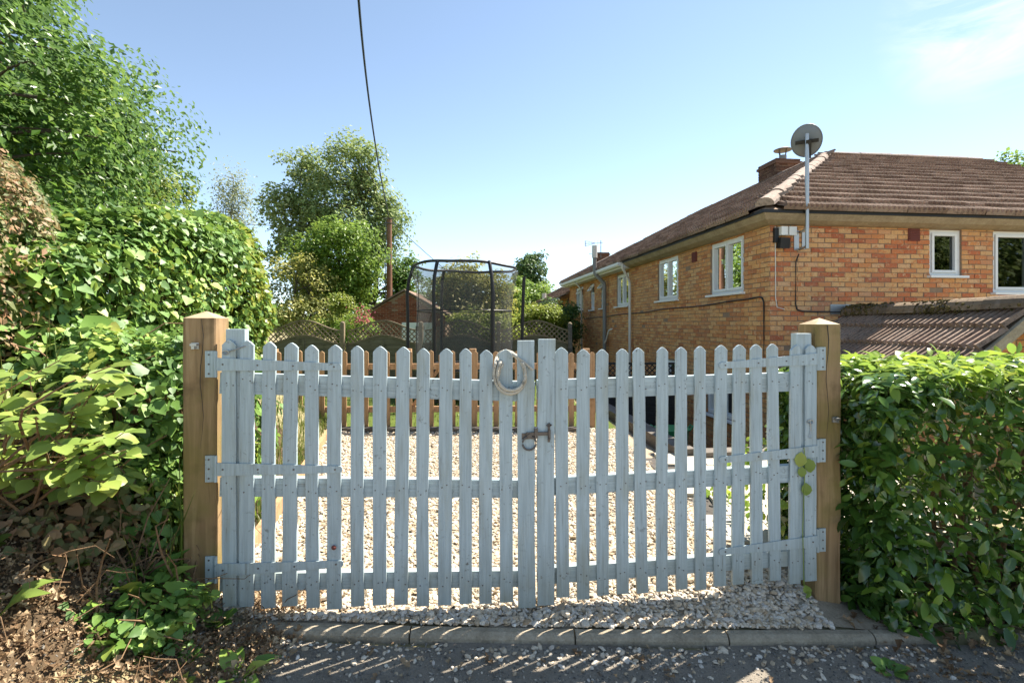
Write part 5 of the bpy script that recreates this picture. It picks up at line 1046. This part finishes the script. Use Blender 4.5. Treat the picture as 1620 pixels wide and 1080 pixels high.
def hedge(name, label, cat, c, r, n, leaf, mat, tmpl, n_obj, seed, rot=0.0, p=4.0, depth=.12, upn=.35, droop=1.4, lump=.06, rnd_=.5, keep=None, stem_n=30, mat2=None, mat2f=None, sunb=.6, ssig=.36, tilt=0.0):
    rng = np.random.default_rng(seed); e = empty(name, (c[0], c[1], ground_z(c[0], c[1])), label, cat); P, N, inn = superellipsoid(n, c, r, rng, p, rot, depth, lump)
    P[:, 2] += tilt * (P[:, 1] - c[1]) * np.clip((P[:, 2] - c[2] + r[2]) / (2 * r[2]), 0, 1)
    if keep is not None: k = keep(P); P, N, inn = P[k], N[k], inn[k]
    g = ground_z(P[:, 0], P[:, 1]); k = P[:, 2] > g + .02; P, N, inn = P[k], N[k], inn[k]
    R = frames(N * .8 + rng.normal(0, rnd_, N.shape) + [0, 0, upn * .6] + np.array(SUNV) * sunb, rng, droop); S = leaf * np.exp(rng.normal(0, ssig, len(P)))
    D = np.maximum(P[:, 1], .1); px = HX + FP * P[:, 0] / D; py = HY - FP * (P[:, 2] - CZ) / D; view = (np.array([0, 0, CZ]) - P); view /= np.linalg.norm(view, axis=1)[:, None]
    face = np.abs((R[:, :, 2] * view).sum(1)); sc = (S / D) ** 2 * (.15 + face) * ((px > 5) & (px < 1615) & (py > 5) & (py < 1075)) * ((N * view).sum(1) > .1) * (inn < depth * .7)
    o_ = np.argsort(-sc); take = o_[:n_obj]; take = take[sc[take] > 0]; rest = np.ones(len(P), bool); rest[take] = False
    young = mat2f(P, N, rng) if mat2 else np.zeros(len(P), bool)
    for mt, sel in ((mat, ~young), (mat2, young)):
        if mt is None or not sel.any(): continue
        t_ = take[sel[take]]
        if len(t_): leaf_objects(e, tmpl, P[t_], R[t_], S[t_], M[mt])
        q_ = sel & rest; scatter(MB(), tmpl[0], tmpl[1], P[q_], R[q_], S[q_]).build('foliage', M[mt], e, smooth=True, kind='stuff')
    sb = MB(); Rz = rotz(rot)
    for k in range(stem_n):
        b = np.array([rng.uniform(-.7, .7) * r[0], rng.uniform(-.7, .7) * r[1], 0]) @ Rz.T + np.array([c[0], c[1], 0]); b[2] = ground_z(b[0], b[1]) - .05
        tpp = b * .75 + np.array([c[0], c[1], 0]) * .25 + np.array([rng.normal(0, .10), rng.normal(0, .15), 0]); tpp[2] = b[2] + (c[2] + r[2] * .75 - b[2]) * rng.uniform(.7, 1); Q = limb(sb, b, tpp, .018, .006, rng, 6, .06, 5)
        for _ in range(4):
            j = rng.integers(1, 5); q_ = Q[j] + rng.normal(0, .16, 3); q_[2] += .12; limb(sb, Q[j], q_, .007, .002, rng, 4, .08, 4)
    sb.build('stems', M['stem'], e)
    return e
# laurel hedge on the right
def tipf(P, N, rng): return (P[:, 2] > 1.165 + .05 * np.sin(P[:, 0] * 7)) & (rng.uniform(size=len(P)) < .85) | (rng.uniform(size=len(P)) < .06)
hedge('laurel_hedge', 'clipped glossy green laurel hedge right of the gate', 'hedge', (3.46, 3.14, .50), (1.66, .56, .745), 28000, .078, 'laurel', LEAF_OVAL, 300, 51, rot=.06, p=9.0, depth=.11, upn=.45, droop=.9, lump=.018, rnd_=.75, stem_n=30, mat2='laureltip', mat2f=tipf, ssig=.22)
# climber-covered hedge on the left
def ylw(P, N, rng): return (rng.uniform(size=len(P)) < .03) | ((P[:, 1] > 5.2) & (P[:, 2] > 1.0) & (rng.uniform(size=len(P)) < .45)) | ((P[:, 2] > 2.5) & (rng.uniform(size=len(P)) < .25))
hedge('climber_hedge', 'tall rounded hedge smothered in vine leaves left of the gate', 'hedge', (-3.22, 4.35, 1.54), (.66, 1.46, .88), 44000, .052, 'ivy', LEAF_IVY, 300, 52, rot=.02, p=3.6, depth=.13, upn=.4, droop=1.4, lump=.07, rnd_=.75, stem_n=40, mat2='ivyyellow', mat2f=ylw, ssig=.28, tilt=.19)
hedge('browning_hedge', 'clipped hedge with browning leaves at the left edge', 'hedge', (-3.42, 2.80, 1.55), (.68, .50, .95), 20000, .032, 'browning', LEAF_A, 300, 53, rot=.1, p=4.0, depth=.09, upn=.25, droop=1, lump=.06, rnd_=.6, stem_n=24)

# ------------------------------------------------------------------ plants on the left bank
rng = np.random.default_rng(61)
# lime green shrub: sprays of leaflets
ls = empty('lime_shrub', (-1.95, 1.95, ground_z(-1.95, 1.95)), 'shrub with large lime-green leaves in the left foreground', 'shrub')
st = MB(); LP, LR, LS = [], [], []
root = np.array([-2.25, 2.15, float(ground_z(-2.25, 2.15))])
for k in range(46):
    tip = at(rng.uniform(-30, 205), rng.uniform(560, 790), rng.uniform(1.75, 2.35))
    if tip[0] > -1.32: continue
    Q = limb(st, root + rng.normal(0, .12, 3) * [1, 1, .2], tip, .007, .0022, rng, 6, .08, 5)
    ax = Q[-1] - Q[-3]; ax /= np.linalg.norm(ax)
    for j in range(7):
        f = j // 2; b = Q[-1] - ax * .045 * f; sd_ = (-1) ** j if j else 0
        a = ax * (1.0 if j == 0 else .35) + np.cross(ax, Z3) * sd_ * .9 + rng.normal(0, .15, 3) + [0, 0, -.25]; a /= np.linalg.norm(a)
        nn = np.array([.15, -.25, 1.0]) + rng.normal(0, .35, 3); nn -= nn.dot(a) * a; nn /= np.linalg.norm(nn)
        LP.append(b); LR.append(np.stack([np.cross(a, nn), a, nn], 1)); LS.append(rng.uniform(.065, .105))
st.build('stems', M['stem'], ls); LP, LR, LS = np.array(LP), np.array(LR), np.array(LS); k = min(300, len(LP))
leaf_objects(ls, LEAF_ROUND, LP[:k], LR[:k], LS[:k], M['lime'])
if len(LP) > k: scatter(MB(), *LEAF_ROUND, LP[k:], LR[k:], LS[k:]).build('foliage', M['lime'], ls, smooth=True, kind='stuff')
# small-leaved ivy mound by the post
hedge('ivy_mound', 'mound of small variegated ivy leaves left of the gatepost', 'shrub', (-2.02, 2.95, .78), (.52, .52, .66), 7000, .042, 'ivy', LEAF_IVY, 300, 62, p=2.6, depth=.07, upn=.3, droop=1.5, lump=.10, rnd_=.6, stem_n=14)
hedge('dark_undergrowth', 'dark leafy undergrowth below the climber hedge', 'shrub', (-2.9, 3.2, .75), (.75, .55, .75), 5200, .06, 'ivy', LEAF_IVY, 150, 63, p=2.6, depth=.10, upn=.2, droop=1.5, lump=.12, rnd_=.7, stem_n=30)
hedge('ivy_curtain', 'trailing dark ivy hanging down to the ground left of the gatepost', 'shrub', (-1.90, 2.62, .42), (.32, .30, .52), 6500, .034, 'ivy', LEAF_IVY, 200, 64, p=2.4, depth=.09, upn=.2, droop=2.2, lump=.14, rnd_=.7, stem_n=10)
hedge('bank_bramble', 'low bramble sprawling over the bank below the lime shrub', 'shrub', (-2.25, 2.30, .50), (.55, .35, .30), 5200, .032, 'browning', LEAF_IVY, 150, 65, p=2.2, depth=.10, upn=.4, droop=1.0, lump=.2, rnd_=.8, stem_n=26)
hedge('ground_ivy', 'low green ivy spreading over the foot of the bank to the lane', 'ground cover', (-1.66, 2.14, .20), (.30, .24, .15), 2000, .034, 'ivy', LEAF_IVY, 200, 66, p=2.2, depth=.05, upn=.7, droop=.4, lump=.25, rnd_=.7, stem_n=8)
# dry leaf litter and twigs on the bank
n = 30000; x = rng.uniform(-3.0, -.95, n); y = rng.uniform(.7, 2.75, n); k = (x < -1.02 - .30 * np.clip(2.3 - y, 0, 2) * .6 + rng.normal(0, .08, n)); x, y = x[k], y[k]
P = np.stack([x, y, ground_z(x, y) + rng.uniform(.0, .05, len(x))], 1); R = frames(rng.normal(0, 1.0, P.shape) + [0, 0, 1], rng)
lo = scatter(MB(), *LEAF_DRY, P, R, .021 * np.exp(rng.normal(0, .40, len(P)))).build('leaf_litter', M['dryleaf'], kind='stuff'); tag(lo, 'brown dry leaf litter covering the left bank', 'leaf litter')
n = 300; x = rng.uniform(-1.2, 2.2, n); y = kerb_y(x) - .06 - np.abs(rng.normal(0, .25, n)); P = np.stack([x, y, ground_z(x, y) + .008], 1)
k = (rng.uniform(size=n) < .25) | (x > 1.5); lo = scatter(MB(), *LEAF_DRY, P[k], frames(rng.normal(0, .35, P[k].shape) + [0, 0, 1], rng), .035 * np.exp(rng.normal(0, .3, k.sum()))).build('fallen_leaves', M['dryleaf'], kind='stuff'); tag(lo, 'scattered fallen leaves on the lane beside the kerb', 'leaves')
tw = MB()
for k in range(260):
    x, y = rng.uniform(-2.7, -1.1), rng.uniform(1.0, 2.7); a = np.array([x, y, ground_z(x, y) + rng.uniform(.0, .10)]); d = rng.normal(0, .16, 3) * [1, 1, .5] + [0, 0, .03]; limb(tw, a, a + d * rng.uniform(.5, 1.8), .0028, .0012, rng, 5, .12, 4)
tw = tw.build('dry_twigs', M['stem'], kind='stuff'); tag(tw, 'tangle of dry twigs and dead stems on the left bank', 'twigs')
# dock plants: rosettes of large leaves
def rosette(name, label, x, y, nl, size, mat, seed, tmpl=LEAF_DOCK, lean=.9, cat='plant', group=None, zoff=0.0):
    r = np.random.default_rng(seed); z = float(ground_z(x, y)) + zoff; e = empty(name, (x, y, z), label, cat, group); P, R, S = [], [], []; sb = MB()
    for k in range(nl):
        a = k * 2.4 + r.normal(0, .3); d = np.array([math.cos(a), math.sin(a), lean * r.uniform(.4, 1.2)]); d /= np.linalg.norm(d); b = np.array([x, y, z]) + d * size * .25
        nn = np.array([-d[0] * .6, -d[1] * .6 - .2, 1.0]) + r.normal(0, .2, 3); nn -= nn.dot(d) * d; nn /= np.linalg.norm(nn); P.append(b); R.append(np.stack([np.cross(d, nn), d, nn], 1)); S.append(size * r.uniform(.6, 1.1)); sb.tube([np.array([x, y, z - .02]), b + d * .02], .003, 5)
    sb.build('stalks', M[mat], e); leaf_objects(e, tmpl, np.array(P), np.array(R), np.array(S), M[mat]); return e
rosette('dock_plant', 'dock plant with broad leaves at the lane edge by the left bank', -1.12, 2.06, 7, .13, 'ivy', 1, lean=.7)
rosette('dock_plant', 'dock plant with one big sunlit leaf at the lower left edge', -1.84, 1.80, 5, .15, 'lime', 2, lean=1.0)
rosette('dock_plant', 'tall dock plant in the shade of the ivy mound', -1.62, 2.22, 7, .21, 'ivy', 3, lean=1.4)
rosette('dock_plant', 'low dock plant at the very bottom left of the bank', -1.42, 1.76, 6, .11, 'lime', 4, lean=.8)
rosette('nettle_plant', 'pale nettle sprigs in the middle of the left bank', -1.50, 2.05, 14, .08, 'lime', 6, LEAF_ROUND, 1.6)
rosette('nettle_plant', 'small green weeds at the foot of the left gatepost', -1.36, 2.34, 16, .09, 'ivy', 7, LEAF_ROUND, .8)
rosette('weed', 'small green weeds in front of the kerb end by the laurel hedge', 1.72, 2.30, 14, .07, 'ivy', 8, LEAF_ROUND, .5)
rosette('weed', 'leafy bindweed sprig climbing the right gate by the post', 1.585, 2.71, 1, .02, 'lime', 9, LEAF_ROUND, .5)
bw = [o for o in C.objects if o.name.startswith('weed')][-1]
for (px, py, s_, a) in ((1262, 712, .085, -1.7), (1272, 722, .085, -1.3), (1263, 735, .06, -1.6), (1269, 760, .075, -1.5), (1268, 920, .06, -1.2), (1275, 928, .05, -1.9)):
    s_g = gs(px); p = gp(s_g, .03, at(px, py, (HL + GD * s_g)[1])[2]); d = GD * math.cos(a) + Z3 * math.sin(a); nn = GN * .9 + GD * random.uniform(-.5, .5); nn -= nn.dot(d) * d; nn /= np.linalg.norm(nn)
    leaf_objects(bw, LEAF_ROUND, [p], [np.stack([np.cross(d, nn), d, nn], 1)], [s_], M['lime'])
MB().tube([gp(gs(1266), .03, .05), gp(gs(1264), .03, .35), gp(gs(1268), .028, .7), gp(gs(1266), .03, CZ - .66)], .0025, 5).build('vine_stem', M['lime'], bw)
spots = [(rng.uniform(-2.05, -1.12), rng.uniform(1.62, 2.45)) for k in range(16)]; spots = sorted([q_ for q_ in spots if q_[0] < -1.16 - .2 * (2.4 - q_[1])], key=lambda q_: q_[0] / q_[1])
nth = ['first', 'second', 'third', 'fourth', 'fifth', 'sixth', 'seventh', 'eighth', 'ninth', 'tenth', 'eleventh', 'twelfth', 'thirteenth', 'fourteenth', 'fifteenth', 'sixteenth']
for k, (x, y) in enumerate(spots):
    rosette('weed', 'small low weed on the left bank, %s of these weeds from the left' % nth[k], x, y, int(rng.integers(7, 16)), rng.uniform(.04, .085), ['ivy', 'lime', 'ivy', 'grass'][k % 4], 100 + k, [LEAF_ROUND, LEAF_IVY, LEAF_OVAL][k % 3], rng.uniform(.4, 1.5), 'weed', 'low weeds on the left bank')
# grass: blades by the post, tufts and lawn
def grass(name, label, P, h, mat='grass', seed=1, w_=.006, lean=.35):
    r = np.random.default_rng(seed); n = len(P); T = np.array([[-1, 0, 0], [1, 0, 0], [-.7, 0, .5], [.7, 0, .5], [0, 0, 1.0]]); a = r.uniform(0, 6.28, n); H = h * np.exp(r.normal(0, .3, n)); ln = np.abs(r.normal(0, lean, n)) * H
    V = np.zeros((n, 5, 3)); wx = np.cos(a)[:, None] * w_; wy = np.sin(a)[:, None] * w_; f = T[:, 2][None]; dx_, dy_ = -np.sin(a)[:, None], np.cos(a)[:, None]
    V[:, :, 0] = P[:, :1] + T[None, :, 0] * wx + dx_ * ln[:, None] * f ** 2; V[:, :, 1] = P[:, 1:2] + T[None, :, 0] * wy + dy_ * ln[:, None] * f ** 2; V[:, :, 2] = P[:, 2:] + f * H[:, None] * (1 - .25 * f * (ln / H)[:, None])
    k = (np.arange(n) * 5)[:, None, None]; mb = MB(); mb.V.append(V.reshape(-1, 3)); mb.n = n * 5; mb.F.append((np.array([[0, 1, 3, 2]])[None] + k).reshape(-1, 4)); mb.F.append((np.array([[2, 3, 4]])[None] + k).reshape(-1, 3))
    return tag(mb.build(name, M[mat], kind='stuff'), label, 'grass')
gz = lambda x, y: np.stack([x, y, ground_z(x, y)], 1)
n = 90; grass('tall_grass', 'tall grass blades growing beside the left gatepost', gz(rng.normal(-1.62, .06, n), rng.normal(2.52, .12, n)), .48, seed=2, w_=.005)
n = 60; grass('tall_grass', 'long grass blades in front of the climber hedge', gz(rng.normal(-2.6, .3, n), rng.normal(2.7, .15, n)), .5, seed=3, w_=.006)
n = 9000; x = rng.uniform(-9, 1.4, n); y = rng.uniform(7.05, 12.1, n); grass('lawn_grass', 'sunlit lawn grass behind the low picket fence', gz(x, y), .055, seed=4, w_=.006)
n = 2600; y = rng.uniform(3.1, 7, n); x = DRL(y) - .06 - np.abs(rng.normal(0, .28, n)); grass('verge_grass', 'weedy grass strip between hedge and drive edging', gz(x, y), .10, seed=5, w_=.004)
n = 380; y = rng.uniform(3.0, 4.6, n); x = rng.normal(1.72, .05, n); P = gz(x, y); P[:, 2] += rng.uniform(0, .9, n) * sst(4.6, 3.2, y)
iv = scatter(MB(), *LEAF_ROUND, P[:300] * 1.0, frames(rng.normal(0, .5, (300, 3)) + [-1, -.3, .4], rng, 1), .05 * np.exp(rng.normal(0, .25, 300))).build('hedge_shoots', M['laureltip'], kind='stuff'); tag(iv, 'young leafy shoots at the drive side of the laurel hedge', 'shoots')
n = 260; x = rng.uniform(1.75, 3.0, n); y = rng.uniform(2.15, 2.75, n); P = gz(x, y); P[:, 2] += .012
lo = scatter(MB(), *LEAF_DRY, P, frames(rng.normal(0, .4, P.shape) + [0, 0, 1], rng), .045 * np.exp(rng.normal(0, .3, n))).build('hedge_litter', M['dryleaf'], kind='stuff'); tag(lo, 'dead leaves on the soil under the laurel hedge', 'leaf litter')
